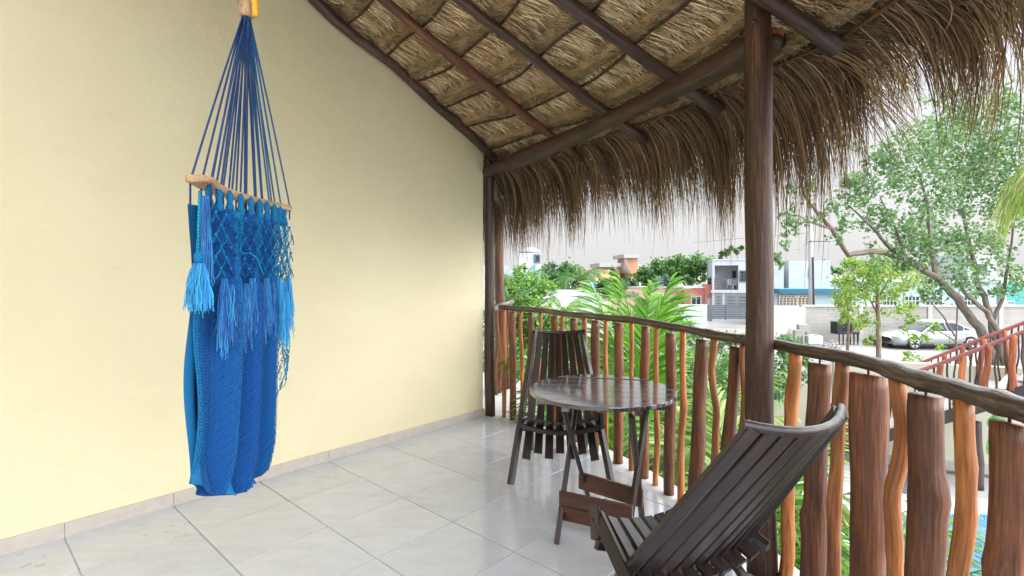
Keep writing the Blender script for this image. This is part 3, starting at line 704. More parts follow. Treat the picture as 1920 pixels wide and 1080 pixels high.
# open net of zigzag cords over the body and along the far edge
for layer,u0,u1,nc in ((1,0.0,0.76,50),(1,0.74,1.0,26),(-1,0.60,1.0,34)):
    mb=MB(); nv=110; vs=np.linspace(0,1,nv)
    for i in range(nc):
        ub=u0+(u1-u0)*i/(nc-1); du=(u1-u0)/(nc-1)
        tri=np.abs(((vs*nv/4+0.5*(i%2))%1)-0.5)*2-0.5
        ug=np.clip(ub+du*0.98*tri*(1 if ub>0.78 else 0.8),0,1)
        q=body(ug,vs,layer); q[:,0]+=layer*(0.003+0.006*(ub>0.78)*np.sin(vs*40+i*1.7)); q[:,1]+=(0.005*np.sin(vs*31+i*2.3) if ub>0.78 else 0)
        rc=0.0023 if ub>0.74 else 0.0015
        n0=len(mb.v); mb.tube(q,rc,3,None,0,False,seed=i)
        mb.t[n0:]=[(ub,0,float(vs[j//3])) for j in range(nv*3)]
    stuff(mb.obj('net_cords',M['weave'],hm))
# macrame band, knots and tassels on the near face
BP=[(0.012,0.13,0.42),(0.004,0.08,0.36),(0.008,0.19,0.48),(0.03,0.27,0.55)]
def faceP(u,z,out=0.0):
    v=(ZT-z)/(ZT-float(zbot(u))); q=body(u,v,1); return Vector((HX-0.02+0.062+out,float(q[1]),z))
KU=[0.075,0.165,0.27,0.385,0.50,0.605,0.70,0.80,0.875,0.94]
for u in KU:
    p=faceP(u,1.63,-0.03); mb=MB()
    mb.lathe([(0.004,0.052),(0.010,0.040),(0.013,0.022),(0.009,0.008),(0.014,-0.006),(0.016,-0.022),(0.011,-0.034)],(p.x,p.y,p.z+0.02),10); mb.obj('knot',M['weave'],hm,True)
mb=MB(); rows=6
for r_ in range(rows):
    za=1.605-r_*0.037; zb_=za-0.037
    for i in range(20):
        ua=0.04+0.048*i
        if (i+r_)%2: continue
        for du in (-0.048,0.048):
            for e in (-0.004,0.004):
                a=faceP(min(max(ua+e,0),1),za,0.010*random.random()); c=faceP(min(max(ua+du+e,0),1),zb_,0.010*random.random())
                n0=len(mb.v); mb.tube([a,a.lerp(c,0.5)+Vector((0.004,0,-0.002)),c],0.0017,4); mb.t[n0:]=[(0.55+0.4*ua,0,0.5)]*(len(mb.v)-n0)
        a=faceP(ua,za,0.006); n0=len(mb.v); mb.lathe([(0.001,-0.006),(0.0055,-0.003),(0.0055,0.003),(0.001,0.006)],(a.x,a.y,a.z),6); mb.t[n0:]=[(0.5,0,0.5)]*(len(mb.v)-n0)
stuff(mb.obj('macrame_net',M['weave'],hm,True))
def tassel(name, p, L, n, spread, pal, flare=1.0, jl=0.12):
    p=np.array(p); a=RNG.uniform(0,6.28,n); r_=np.sqrt(RNG.random(n))
    k=6; pts=[]; lens=L*(1+RNG.normal(0,jl,n)); sw=RNG.normal(0,0.006,n); ph=RNG.uniform(0,6.28,n)
    for i in range(k):
        f=i/(k-1); g_=0.35+0.65*f**0.7*flare
        pts.append(np.stack([p[0]+np.cos(a)*r_*spread*g_+0.003*np.sin(ph+f*7),p[1]+np.sin(a)*r_*spread*g_+sw*f+0.003*np.cos(ph+f*6),p[2]-lens*f],-1))
    Pt=np.stack(pts,1); W=np.zeros_like(Pt); wd=RNG.uniform(0.0007,0.0014,n); an=RNG.uniform(0,3.14,n)
    W[:,:,0]=(np.cos(an)*wd)[:,None]; W[:,:,1]=(np.sin(an)*wd)[:,None]
    return strips(name,Pt,W,straw_cols(n,pal),M['thread'],hm)
for i,u in enumerate([0.13,0.20,0.27,0.35,0.43,0.52,0.60,0.69,0.78,0.86,0.93]):
    p=faceP(u,1.385-0.02*(i%2),0.004)
    pal=BP if i<8 else [(0.02,0.32,0.66),(0.04,0.40,0.70),(0.01,0.24,0.60)]
    tassel('tassel',p,0.175+0.05*random.random(),170,0.024,pal,1.0,0.17)
# side bundle and loose pompom at the near end
p=faceP(0.015,1.655,-0.035); tassel('side_bundle',(p.x+0.02,p.y-0.01,p.z),0.27,260,0.030,BP,0.7,0.06)
pp=(HX+0.022,1.650,1.43); mb=MB(); mb.tube([(HX+0.02,1.66,1.67),(HX+0.02,1.652,1.55),(pp[0],pp[1],pp[2]+0.03)],0.004,6); mb.lathe([(0.004,0.045),(0.013,0.035),(0.015,0.018),(0.010,0.0)],pp,10); mb.obj('pompom_cord',M['weave'],hm,True)
tassel('pompom',(pp[0],pp[1],pp[2]+0.005),0.135,340,0.040,[(0.02,0.30,0.62),(0.01,0.22,0.55),(0.04,0.40,0.68)],1.0,0.10)
for pts in ([P(392,535,1.78),P(410,522,1.80),P(428,520,1.83),P(440,535,1.85),P(452,545,1.88),P(466,541,1.90)],[P(452,476,1.88),P(468,474,1.92),P(482,484,1.95),P(488,500,1.97),P(494,516,1.99)]):
    mb=MB(); mb.tube(pts,0.0028,5); mb.t=[(0.55,0,0.5)]*len(mb.v); mb.obj('loose_cord',M['weave'],hm,True)

# ============================================================ round folding table
TX,TY,TZ,TR=0.535,3.06,0.715,0.43
tb=thing('round_table','dark round slatted folding table between the two wooden chairs','table',(TX,TY,0))
ta=R(-12); ca,sa=math.cos(ta),math.sin(ta)            # slat direction
def tl(a,b_,z): return (TX+a*ca-b_*sa,TY+a*sa+b_*ca,z)
ns=7; sw=2*TR/ns
for i in range(ns):
    b0=-TR+sw*i+0.003; b1=b0+sw-0.006
    pl=[]; m_=14
    f=lambda b_: math.sqrt(max(TR*TR-b_*b_,0.0))
    bs=np.linspace(b0,b1,m_)
    pl=[(f(b_),b_) for b_ in bs]+[(-f(b_),b_) for b_ in bs[::-1]]
    pl=[p for j,p in enumerate(pl) if j==0 or (abs(p[0]-pl[j-1][0])+abs(p[1]-pl[j-1][1])>1e-5)]
    k=len(pl); mb=MB(); V=[];T=[]
    lift=0.004 if i==ns-1 else 0.0
    for z,s_ in ((TZ-0.022,0.996),(TZ-0.018,1.0),(TZ-0.003,1.0),(TZ,0.994)):
        for a,b_ in pl:
            bb=(b0+b1)/2+(b_-(b0+b1)/2)*(1 if s_==1 else 0.985); V.append(tl(a*s_,bb,z+lift)); T.append((b_+i*3,z,a+i*2))
    mb.add(V,[(r*k+j,r*k+(j+1)%k,(r+1)*k+(j+1)%k,(r+1)*k+j) for r in range(3) for j in range(k)]+[tuple(range(k-1,-1,-1)),tuple(range(3*k,4*k))],T)
    mb.obj('table_slat',M['table'],tb)
FA=Vector((0.477,3.16,0.0)); FB=Vector((0.23,2.66,0.0)); FC=Vector((0.745,2.94,0)); FD=Vector((0.545,2.50,0))
def leg(ft,tpxy):
    mb=MB(); mb.beam(ft,(tpxy[0],tpxy[1],TZ-0.05),0.042,0.022,(1,0.3,0),None,0.003); mb.obj('leg',M['chair'],tb)
leg(FA,(0.28,2.78)); leg(FB,(0.41,3.20)); leg(FC,(0.62,2.66)); leg(FD,(0.80,3.02))
for a,c,z,hh,ex in ((FB,FD,0.155,0.15,0.02),(FA,FC,0.165,0.10,0.03)):
    d=(c-a).normalized(); inx=0.10
    off=Vector((0.045,0.10,0)) if a is FB else Vector((-0.05,-0.10,0))
    p=a+off-d*ex; q=c+off+d*ex
    mb=MB(); 
    if hh>0.12:
        mb.beam((p.x,p.y,z+0.04),(q.x,q.y,z+0.04),0.075,0.018,(d.y,-d.x,0.0),None,0.002); mb.obj('cross_board',M['board'],tb)
        mb=MB(); mb.beam((p.x,p.y,z-0.0385),(q.x,q.y,z-0.0385),0.075,0.018,(d.y,-d.x,0),None,0.002); mb.obj('cross_board',M['board'],tb)
    else: mb.beam((p.x,p.y,z),(q.x,q.y,z),hh,0.018,(d.y,-d.x,0),None,0.002); mb.obj('cross_board',M['board'],tb)
for b_ in (-0.18,0.16):
    mb=MB(); mb.beam(tl(-0.36,b_,TZ-0.042),tl(0.36,b_,TZ-0.042),0.035,0.036,(0,0,1),None,0.003); mb.obj('bearer',M['table'],tb)
for a in (-0.18,0.2):
    mb=MB(); mb.beam(tl(a,-0.36,TZ-0.038),tl(a,0.36,TZ-0.038),0.04,0.028,(0,0,1),None,0.003); mb.obj('bearer',M['table'],tb)

# ============================================================ folding stick chairs
def make_chair(label):
    c=thing('folding_chair',label,'chair',(0,0,0),'dark slatted folding chairs')
    YT,ZTp=-0.68,0.945
    nb=9
    def sag(f): return 1-(2*f-1)**2
    for i in range(nb):                                   # back slats, outer ones reach the floor as front legs
        f=i/(nb-1); s=2*f-1
        tx=0.185*s; bx=0.335*s
        z1=0.0 if i in (0,nb-1) else (0.13 if i%2 else 0.16)
        off=-0.055*sag(f)
        fr=z1/ZTp
        a=Vector((bx+(tx-bx)*fr,YT*fr+off*0.7,z1)); e=Vector((tx,YT+off,ZTp-0.018*sag(f)))
        nrm=Vector((-0.5*s,0.87,0.48)).normalized()
        outer=i in (0,nb-1)
        mb=MB(); mb.beam(a,e,0.058 if not outer else 0.036,0.018 if not outer else 0.042,nrm if not outer else Vector((-0.75*s,0.6,0.35)).normalized(),None,0.003,0.041 if not outer else 0.034)
        mb.obj('leg' if outer else 'back_slat',M['chair'],c)
        mb=MB(); d=(e-a).normalized(); w3=0.0485/abs(math.cos(0.56*s))
        # rounded head of each slat
        side=d.cross(nrm).normalized(); sx_=Vector((1,0.63*s,0.20*s)).normalized(); mb.tube([e-sx_*w3/2,e+sx_*w3/2],0.0145,20); mb.obj('slat_head',M['chair'],c,False)
    nsx=10
    for i in range(nsx):                                  # seat slats, running back and down as rear legs
        f=i/(nsx-1); s=2*f-1
        fx=0.285*s; rx=0.20*s
        outer=i in (0,nsx-1)
        sg=-0.055*sag(f)
        p=Vector((0.26*s,-0.05,0.45+sg)); q=Vector((0.315*s,-0.325,0.335+sg*0.8))
        nrm=Vector((-0.45*s,0.5,0.86)).normalized()
        mb=MB(); mb.beam(p,q,0.048 if not outer else 0.024,0.018 if not outer else 0.05,nrm,None,0.003,0.052 if not outer else 0.024); mb.obj('seat_slat',M['chair'],c)
    for fx in (-0.20,0.0,0.20):
        mb=MB(); mb.beam((fx,-0.21,0.31),(fx*1.05,-0.70,0.0),0.034,0.022,(0,0.5,0.85),None,0.003); mb.obj('leg',M['chair'],c)
    # outer seat blocks with cord holes and the bowed front rail
    for s in (-1,1):
        mb=MB(); mb.beam((s*0.278,-0.065,0.37),(s*0.270,-0.04,0.485),0.026,0.05,(0,1,0),None,0.008); bl=mb.obj('seat_block',M['chair'],c)
        for z in (0.395,0.44):
            mb=MB(); mb.box(s*0.2745+s*0.0125-0.002,s*0.2745+s*0.0125+0.002,-0.057,-0.048,z-0.006,z+0.006); mb.obj('cord_hole',M['metal_dark'],bl)
    for k in range(8):
        f0,f1=k/8,(k+1)/8; a=Vector((0.30*(2*f0-1),-0.10,0.372-0.055*sag(f0))); e=Vector((0.30*(2*f1-1),-0.10,0.372-0.055*sag(f1)))
        mb=MB(); mb.beam(a,e,0.022,0.032,(0,0,1),None,0.003); mb.obj('front_rail_piece',M['chair'],c)
    for k in range(8):
        f0,f1=k/8,(k+1)/8; y=-0.235; a=Vector((0.275*(2*f0-1),y-0.045*sag(f0),0.29-0.02*sag(f0))); e=Vector((0.275*(2*f1-1),y-0.045*sag(f1),0.29-0.02*sag(f1)))
        mb=MB(); mb.tube([a,e],0.005,6); mb.obj('spacer',M['chair'],c)
    return c
ch1=make_chair('dark slatted folding chair behind the round table near the yellow wall')
def put(c,x,y,fx,fy,sc_=1.0):
    c.location=(x,y,0); c.rotation_euler=(0,0,math.atan2(fy,fx)-math.pi/2); c.scale=(sc_,)*3
ch2=copy_tree(ch1); ch2['label']='dark slatted folding chair in the right foreground with its back to us'
put(ch1,0.325,3.40,-0.06,-1.0)
put(ch2,0.555,2.15,-0.42,0.907,1.03)
# ============================================================ outdoor stair with red rails
M['red_paint']=wood('red_stained_wood',(0.25,0.065,0.024),(0.42,0.13,0.05),(0.52,0.20,0.09),0.5,18,0.2)
M['red_rail']=plain('red_painted_rail',(0.36,0.115,0.105),0.5,0.12,12)
M['stringer']=plain('dark_brown_timber',(0.07,0.048,0.042),0.6,0.2,9)
M['tread']=plain('grey_tread_concrete',(0.40,0.385,0.37),0.8,0.12,6)
S0=Vector((6.47,10.5,-2.30)); SD=Vector((1.28,-1.45,1.21)); SW=Vector((1.45,1.28,0)).normalized()
stg=thing('outdoor_staircase','outdoor stair with red stained rails rising on the right','staircase',(S0.x,S0.y,GZ))
def sp(s,w_,z=0): q=S0+SD*s+SW*w_; return Vector((q.x,q.y,q.z+z))
SE=2.15; STW=2.0
for w_ in (0,STW):
    mb=MB(); mb.beam(sp(-0.02,w_),sp(SE,w_),0.07,0.20,(0,0,1),None,0.004); mb.obj('stringer',M['stringer'],stg)
nt_=15
for i in range(nt_):
    s=SE*(i+0.5)/nt_; a=sp(s,0.04,0.11); e=sp(s,STW-0.04,0.11)
    mb=MB(); mb.beam(a,e,0.30,0.045,(0,0,1),None,0.004); mb.obj('tread',M['tread'],stg)
for w_,zz in ((0.0,1.0),(STW,1.08)):
    mb=MB(); trunk(mb,sp(-0.12,w_,zz),sp(SE,w_,zz),0.034,0.034,20,0.012,10,0.05); mb.obj('handrail',M['red_rail'],stg,True)
    i=0; s=0.02
    while s<SE-0.03:
        thick=i%3==0
        mb=MB(); r_=0.048 if thick else 0.016
        ln=random.uniform(-0.03,0.03)
        trunk(mb,sp(s+ln,w_,0.08),sp(s,w_,zz),r_*random.uniform(0.9,1.1),r_*random.uniform(0.85,1.05),10,0.02 if not thick else 0.014,8,0.05)
        mb.obj('baluster',M['red_paint' if thick else 'stringer'],stg,True); s+=0.052+random.uniform(-0.006,0.006); i+=1
for px,d,ztop in ((1835,9.05,-1.2),(1822,9.6,-1.15)):
    q=P(px,514,d); mb=MB(); trunk(mb,(q[0],q[1],GZ+0.004),(q[0]-0.03,q[1],ztop),0.075,0.07,10,0.01,10); mb.obj('support_post',M['stringer'],stg,True)
# low cream garden walls
M['cream']=plain('cream_render',(0.55,0.53,0.42),0.85,0.06,2,bumps=0.15)
def wall_between(name,label,a,c,z0,z1,th,mat,cat='wall',group=None):
    a=Vector(a);c=Vector(c); d=(c-a).normalized(); o=thing(name,label,cat,((a.x+c.x)/2,(a.y+c.y)/2,z0),group)
    mb=MB(); mb.beam((a.x,a.y,(z0+z1)/2),(c.x,c.y,(z0+z1)/2),th,z1-z0,(0,0,1)); mb.obj('wall_body',mat,o); return o
o=wall_between('garden_wall','cream rendered wall below the red outdoor stair',(7.0,11.2,0),(13.5,9.0,0),GZ,-0.45,0.2,M['cream'])
o=wall_between('garden_wall','low cream garden wall left of the outdoor stair behind the pool',(4.1,12.6,0),(6.95,11.3,0),GZ,-1.05,0.18,M['cream'])
# pebble strips in the deck
M['pebble']=plain('dark_pebbles',(0.13,0.12,0.11),0.6,0.5,60,bumps=0.8,fine=60)
mb=MB(); a,c=Vector((6.3,10.55,0)),Vector((10.6,9.05,0)); d=(c-a).normalized(); s_=Vector((-d.y,d.x,0))*0.09
mb.add([(q.x,q.y,GZ+0.010) for q in (a-s_,c-s_,c+s_,a+s_)],[(0,1,2,3)]); struct(mb.obj('pebble_strip',M['pebble']))
mb=MB(); a,c=Vector((6.75,8.9,0)),Vector((7.7,9.9,0)); d=(c-a).normalized(); s_=Vector((-d.y,d.x,0))*0.07
mb.add([(q.x,q.y,GZ+0.011) for q in (a-s_,c-s_,c+s_,a+s_)],[(0,1,2,3)]); struct(mb.obj('pebble_strip',M['pebble']))

# ============================================================ boundary wall of concrete block
M['block']=plain('grey_block',(0.31,0.30,0.285),0.9,0.14,1.5,bumps=0.3,fine=30)
M['mortar']=plain('mortar',(0.36,0.35,0.33),0.95,0.1,4)
def blockwall_mat():
    m,t,b=mat_new('plastered_block_wall')
    br=N(t,'ShaderNodeTexBrick',Scale=1.0); br.inputs['Color1'].default_value=(0.33,0.32,0.305,1); br.inputs['Color2'].default_value=(0.37,0.355,0.335,1); br.inputs['Mortar'].default_value=(0.29,0.28,0.265,1)
    br.inputs['Brick Width'].default_value=0.4; br.inputs['Row Height'].default_value=0.2; br.inputs['Mortar Size'].default_value=0.012
    mp=t.nodes.new('ShaderNodeMapping'); mp.inputs['Rotation'].default_value=(R(90),0,0); tc=t.nodes.new('ShaderNodeTexCoord'); t.links.new(tc.outputs['Object'],mp.inputs[0]); t.links.new(mp.outputs[0],br.inputs['Vector'])
    n=N(t,'ShaderNodeTexNoise',Scale=0.5,Detail=6.0); t.links.new(tc.outputs['Object'],n.inputs['Vector'])
    c=mul(t,br.outputs[0],ramp(t,n.outputs['Fac'],[(0.3,(0.82,0.82,0.82)),(0.7,(1.12,1.12,1.12))]))
    t.links.new(c,b.inputs['Base Color']); b.inputs['Roughness'].default_value=0.9; bump(t,b,br.outputs['Fac'],-0.3,0.02); return m
M['blockwall']=blockwall_mat()
WT=-0.45
bw=thing('boundary_wall','long grey concrete block boundary wall behind the parked car','wall',(25,29,GZ))
mb=MB(); mb.box(16.4,40,29,29.18,GZ,WT); mb.obj('wall_body',M['blockwall'],bw)
for x in (16.45,19.7,23.6,27.6,31.6):
    mb=MB(); mb.box(x-0.12,x+0.12,28.94,29.0,GZ,WT+0.03); mb.obj('pilaster',M['concrete'],bw)
mb=MB(); mb.box(16.35,40,28.93,29.22,WT,WT+0.10); mb.obj('coping',M['concrete'],bw)
sw_=thing('block_wall','bare grey block side wall running back to the boundary corner','wall',(14,26,GZ))
a,c=Vector((16.35,28.9,0)),Vector((11.2,22.8,0)); d=(c-a); Ln=d.length; d.normalize(); nn_=Vector((-d.y,d.x,0))
mb=MB(); mb.beam((a.x,a.y,(GZ+WT)/2),(c.x,c.y,(GZ+WT)/2),0.13,WT-GZ-0.01,(0,0,1)); mb.obj('mortar_core',M['mortar'],sw_)
mb=MB(); mb.box(-0.19,0.19,-0.075,0.075,-0.09,0.09); b0=mb.obj('block',M['block'],sw_); first=True
rows=int((WT-GZ)/0.2)
for r_ in range(rows):
    for k in range(int(Ln/0.4)):
        o=b0 if first else b0.copy()
        if not first: COL.objects.link(o); 
        first=False; o.parent=sw_
        q=a+d*(0.22+0.4*k+(0.2 if r_%2 else 0)); o.location=(q.x-14,q.y-26,0.1+0.2*r_); o.rotation_euler=(0,0,math.atan2(d.y,d.x))

# ============================================================ houses
M['white']=plain('white_render',(0.47,0.50,0.525),0.85,0.10,0.8,bumps=0.1,fine=20)
M['paleblue']=plain('pale_blue_render',(0.35,0.45,0.50),0.85,0.10,0.8,bumps=0.1,fine=20)
M['red_house']=plain('red_render',(0.45,0.15,0.13),0.85,0.06,0.8,bumps=0.1,fine=20)
M['salmon']=plain('salmon_render',(0.53,0.21,0.165),0.85,0.05,0.8,bumps=0.1,fine=20)
M['peach']=plain('peach_render',(0.55,0.38,0.285),0.85,0.06,0.8,bumps=0.1,fine=20)
M['orange']=plain('orange_render',(0.50,0.26,0.155),0.85,0.06,0.8,bumps=0.1,fine=20)
M['yellow']=plain('yellow_render',(0.52,0.38,0.16),0.85,0.06,0.8)
M['blue']=plain('azure_paint',(0.07,0.28,0.46),0.6,0.06,1)
M['teal']=plain('teal_render',(0.08,0.36,0.34),0.8,0.06,1)
M['grey']=plain('grey_paint',(0.20,0.215,0.235),0.55,0.06,2)
M['greylight']=plain('grey_cement',(0.36,0.36,0.35),0.85,0.1,1)
M['slate']=plain('dark_grey_gate',(0.085,0.10,0.12),0.5,0.08,2)
M['ivory']=plain('ivory_metal',(0.50,0.455,0.345),0.5,0.04,2)
M['plastic']=plain('black_plastic',(0.025,0.028,0.032),0.4,0.1,5)
M['blue_plastic']=plain('blue_plastic',(0.02,0.06,0.14),0.4,0.1,5)
m,t,b=mat_new('window_glass'); b.inputs['Base Color'].default_value=(0.035,0.05,0.06,1); b.inputs['Roughness'].default_value=0.15; b.inputs['Specular IOR Level'].default_value=0.3; M['glass']=m
def PX(px,d): return (px-960)/962*d
def PZ(py,d): return CAMZ-(py-514)*d/962
def pbox(o,name,mat,px0,px1,py0,py1,d,depth,parent=None,front=0.0):
    mb=MB(); mb.box(PX(px0,d),PX(px1,d),d-front,d-front+depth,PZ(py1,d),PZ(py0,d)); return mb.obj(name,mat,parent or o)
def window(o,px0,px1,py0,py1,d,frame='white',bars=1,rows=0):
    x0,x1,z0,z1=PX(px0,d),PX(px1,d),PZ(py1,d),PZ(py0,d)
    mb=MB(); mb.box(x0,x1,d-0.03,d-0.005,z0,z1); wd=mb.obj('window',M['glass'],o)
    mb=MB(); f=0.09
    for bx in ((x0-f,x1+f,z1,z1+f),(x0-f,x1+f,z0-f,z0),(x0-f,x0,z0,z1),(x1,x1+f,z0,z1)): mb.box(bx[0],bx[1],d-0.07,d-0.003,bx[2],bx[3])
    for k in range(1,bars+1):
        xm=x0+(x1-x0)*k/(bars+1); mb.box(xm-0.03,xm+0.03,d-0.06,d-0.031,z0,z1)
    for k in range(1,rows+1):
        zm=z0+(z1-z0)*k/(rows+1); mb.box(x0,x1,d-0.056,d-0.032,zm-0.03,zm+0.03)
    mb.obj('frame',M[frame],wd); return wd
def tank(label,px,py0,py1,wpx,d,mat):
    z0,z1=PZ(py1,d),PZ(py0,d); r_=wpx*d/962/2; h=z1-z0
    o=thing('water_tank',label,'water tank',(PX(px,d),d+0.6,z0),'rooftop water tanks')
    mb=MB(); mb.lathe([(r_*0.9,0),(r_,0.06*h),(r_,0.28*h),(r_*0.97,0.30*h),(r_,0.32*h),(r_,0.55*h),(r_*0.97,0.57*h),(r_,0.59*h),(r_,0.72*h),(r_*0.8,0.84*h),(r_*0.38,0.92*h)],(PX(px,d),d+0.6,z0),20); mb.obj('tank_body',M[mat],o,True)
    mb=MB(); mb.lathe([(r_*0.36,0.90*h),(r_*0.36,0.985*h),(r_*0.3,h)],(PX(px,d),d+0.6,z0),14); mb.obj('lid',M[mat],o,True)
    return o
# white two-storey house with a recessed balcony
D=42.0
h=thing('house','white two storey house with recessed balcony and grey shutters','house',(PX(1390,D),D,GZ))
x0,x1=PX(1332,D),PX(1450,D); zt=PZ(489,D); bx0,bx1,bz0,bz1=PX(1336,D),PX(1376,D),PZ(543,D),PZ(498,D)
mb=MB(); mb.box(x0,bx0,D,D+8,bz0,bz1); mb.box(bx1,x1,D,D+8,bz0,bz1); mb.box(x0,x1,D,D+8,bz1,zt); mb.box(x0,x1,D,D+8,GZ,bz0); mb.box(bx0,bx1,D+1.8,D+8,bz0,bz1); mb.obj('walls',M['white'],h)
mb=MB(); mb.box(x0-0.1,x1+0.05,D-0.12,D+8,PZ(548,D),PZ(544,D)); mb.obj('floor_band',M['white'],h)
mb=MB(); mb.box(x0-0.03,x1+0.03,D-0.05,D+8.05,zt,zt+0.12); mb.obj('parapet',M['white'],h)
mb=MB(); mb.box(PX(1353,D+1.8),PX(1375.5,D+1.8),D+1.72,D+1.79,bz0,PZ(508,D)); dr=mb.obj('sliding_door',M['glass'],h)
mb=MB()
for px in (1353,1364,1375): mb.box(PX(px,D+1.8)-0.03,PX(px,D+1.8)+0.03,D+1.66,D+1.715,bz0,PZ(508,D))
mb.obj('frame',M['slate'],dr)
bal=MB()
for zz in (bz0+0.05,bz0+0.35,bz0+0.65,bz0+0.88): bal.box(bx0,PX(1350,D),D-0.02,D+0.02,zz,zz+0.06)
for px in (1336.5,1349.5): bal.box(PX(px,D)-0.03,PX(px,D)+0.03,D-0.03,D+0.03,bz0,bz0+0.95)
bal.box(PX(1350,D),bx1,D-0.01,D+0.01,bz0+0.88,bz0+0.94); bal.box(PX(1350,D),bx1,D-0.01,D+0.01,bz0+0.05,bz0+0.09)
for px in range(1352,1376,3): bal.box(PX(px,D)-0.015,PX(px,D)+0.015,D-0.008,D+0.008,bz0,bz0+0.9)
bal.obj('balcony_rail',M['slate'],h)
window(h,1380,1396,509.5,526,D,'slate',2,2)
for a,c in ((1336.5,1349.5),(1354,1374),(1375,1396)):
    sh=pbox(h,'shutter',M['grey'],a,c,549.5,573,D,0.05,None,0.06)
    for py in (555,561,567):
        mb=MB(); mb.box(PX(a+3,D),PX(c-3,D),D-0.10,D-0.062,PZ(py+1,D),PZ(py,D)); mb.obj('louvre',M['slate'],sh)
mb=MB(); mb.box(PX(1451,D+1),PX(1515,D+1),D+1,D+9,GZ,PZ(490,D+1)); mb.obj('rear_wing',M['white'],h)
for px,a,c in ((1481.5,505,521),(1487,505.5,512)): pbox(h,'slit_window',M['glass'],px-1,px+1,a,c,D+1,0.02,None,0.025)
# patio set on that balcony: white chairs
for px,lab in ((1357,'white chair left on the balcony of the white house'),(1367,'white chair right on the balcony of the white house')):
    o=thing('patio_chair',lab,'chair',(PX(px,D+0.6),D+0.6,bz0),'white chairs on the far balcony')
    x=PX(px,D+0.6); mb=MB(); mb.box(x-0.2,x+0.2,D+0.4,D+0.8,bz0+0.40,bz0+0.44); mb.obj('seat',M['white'],o)
    mb=MB(); mb.box(x-0.2,x+0.2,D+0.8,D+0.84,bz0+0.44,bz0+0.85); mb.obj('backrest',M['white'],o)
    for sx in (-0.18,0.18):
        for sy in (0.42,0.78): mb=MB(); mb.box(x+sx-0.02,x+sx+0.02,D+sy-0.02,D+sy+0.02,bz0,bz0+0.40); mb.obj('leg',M['white'],o)
# red house
D=43.0
h=thing('house','red rendered low house with white framed window','house',(PX(1300,D),D,GZ))
pbox(h,'front_wall',M['red_house'],1275,1312,540,608,D,7); pbox(h,'tower_wall',M['salmon'],1311.5,1331,533,608,D,5,None,0.15)
pbox(h,'roof_edge',M['white'],1274,1312.3,538.6,540,D,7,None,0.06)
window(h,1289,1304,556,570,D,'white',1)
pbox(h,'door',M['white'],1315,1328,558,600,D,0.06,None,0.22)
tank('dark water tank on the red house beside the white house',1324,518.5,533,14,D,'plastic')
# peach house
D=46.0
h=thing('house','long peach rendered house with flat roof left of the red house','house',(PX(1210,D),D,GZ))
pbox(h,'front_wall',M['peach'],1120,1269,540,606,D,9); pbox(h,'roof_edge',M['greylight'],1119,1270,538.4,540,D,9,None,0.1)
for px in (1243,): pbox(h,'pilaster',M['orange'],px-2,px+2,541,600,D,0.2,None,0.12)
for a in (1256,1263): pbox(h,'vent',M['slate'],a,a+4.5,542.0,543.2,D,0.05,None,0.02)
window(h,1193,1203,555,564,D,'white',1)
pbox(h,'annex_wall',M['greylight'],1269,1275,541,600,D-1,5)
o=tank('blue water tank on the flat peach roof',1203,519.5,538,13,D+2,'blue_plastic')
rot=R(-18); PVX,PVY=14.0,42.0
for hh in [o for o in COL.objects if o.parent is None and (o.name.split('.')[0] in ('patio_chair','house','water_tank')) ]:
    dx,dy=hh.location.x-PVX,hh.location.y-PVY; hh.location.x=PVX+dx*math.cos(rot)-dy*math.sin(rot); hh.location.y=PVY+dx*math.sin(rot)+dy*math.cos(rot); hh.rotation_euler.z=rot
# dark fence and white street wall
D=36.0
h=thing('street_wall','white street wall beside the dark slatted gate','wall',(PX(1290,D),D,GZ)); pbox(h,'wall_body',M['white'],1225,1326.5,571,616,D,0.2)
h=thing('street_gate','dark grey slatted street gate before the white house','gate',(PX(1365,D),D,GZ))
for k in range(8):
    y0=572+k*3.3; pbox(h,'slat',M['slate'],1328,1359.5,y0,y0+2.9,D,0.05); pbox(h,'slat',M['slate'],1361.5,1405,y0,y0+2.9,D,0.05)
for px in (1327.3,1360.5,1405.5): pbox(h,'gate_post',M['slate'],px-1,px+1,571,600,D,0.1,None,0.02)
h=thing('street_wall','long pale street wall right of the dark gate','wall',(PX(1480,D+2),D+2,GZ)); pbox(h,'wall_body',M['white'],1406,1530,573,612,D+2,0.2)
# house with azure canopy
D=39.5
h=thing('house','low house with azure canopy and ivory slatted gate','house',(PX(1520,D),D,GZ))
pbox(h,'wall',M['paleblue'],1452,1640,549,607,D,7); 
mb=MB(); za,zc=PZ(541,D),PZ(550,D); xa,xc=PX(1450,D),PX(1600,D)
mb.add([(xa-0.1,D-1.0,za),(xc,D-1.0,za),(xa+0.3,D-0.6,zc),(xc,D-0.6,zc),(xa-0.1,D+7,za),(xc,D+7,za),(xa+0.3,D+7,zc),(xc,D+7,zc)],[(0,2,3,1),(0,1,5,4),(2,6,7,3),(0,4,6,2),(1,3,7,5),(4,5,7,6)]); mb.obj('canopy',M['blue'],h)
pbox(h,'gate_opening',M['plastic'],1460,1530,553,573.5,D,0.03,None,0.03)
mb=MB()
for px0,px1 in ((1460,1493),(1495,1530)):
    for py in (553,557.6,560.4,563.4,566.4,569.4,572.4): mb.box(PX(px0,D),PX(px1,D),D-0.09,D-0.05,PZ(py+1.1,D),PZ(py,D))
    for px in np.arange(px0,px1+0.1,6.6): mb.box(PX(px,D)-0.04,PX(px,D)+0.04,D-0.10,D-0.06,PZ(573.5,D),PZ(553,D))
mb.box(PX(1460,D),PX(1530,D),D-0.085,D-0.052,PZ(557.8,D),PZ(553,D)); mb.obj('gate_grille',M['ivory'],h)
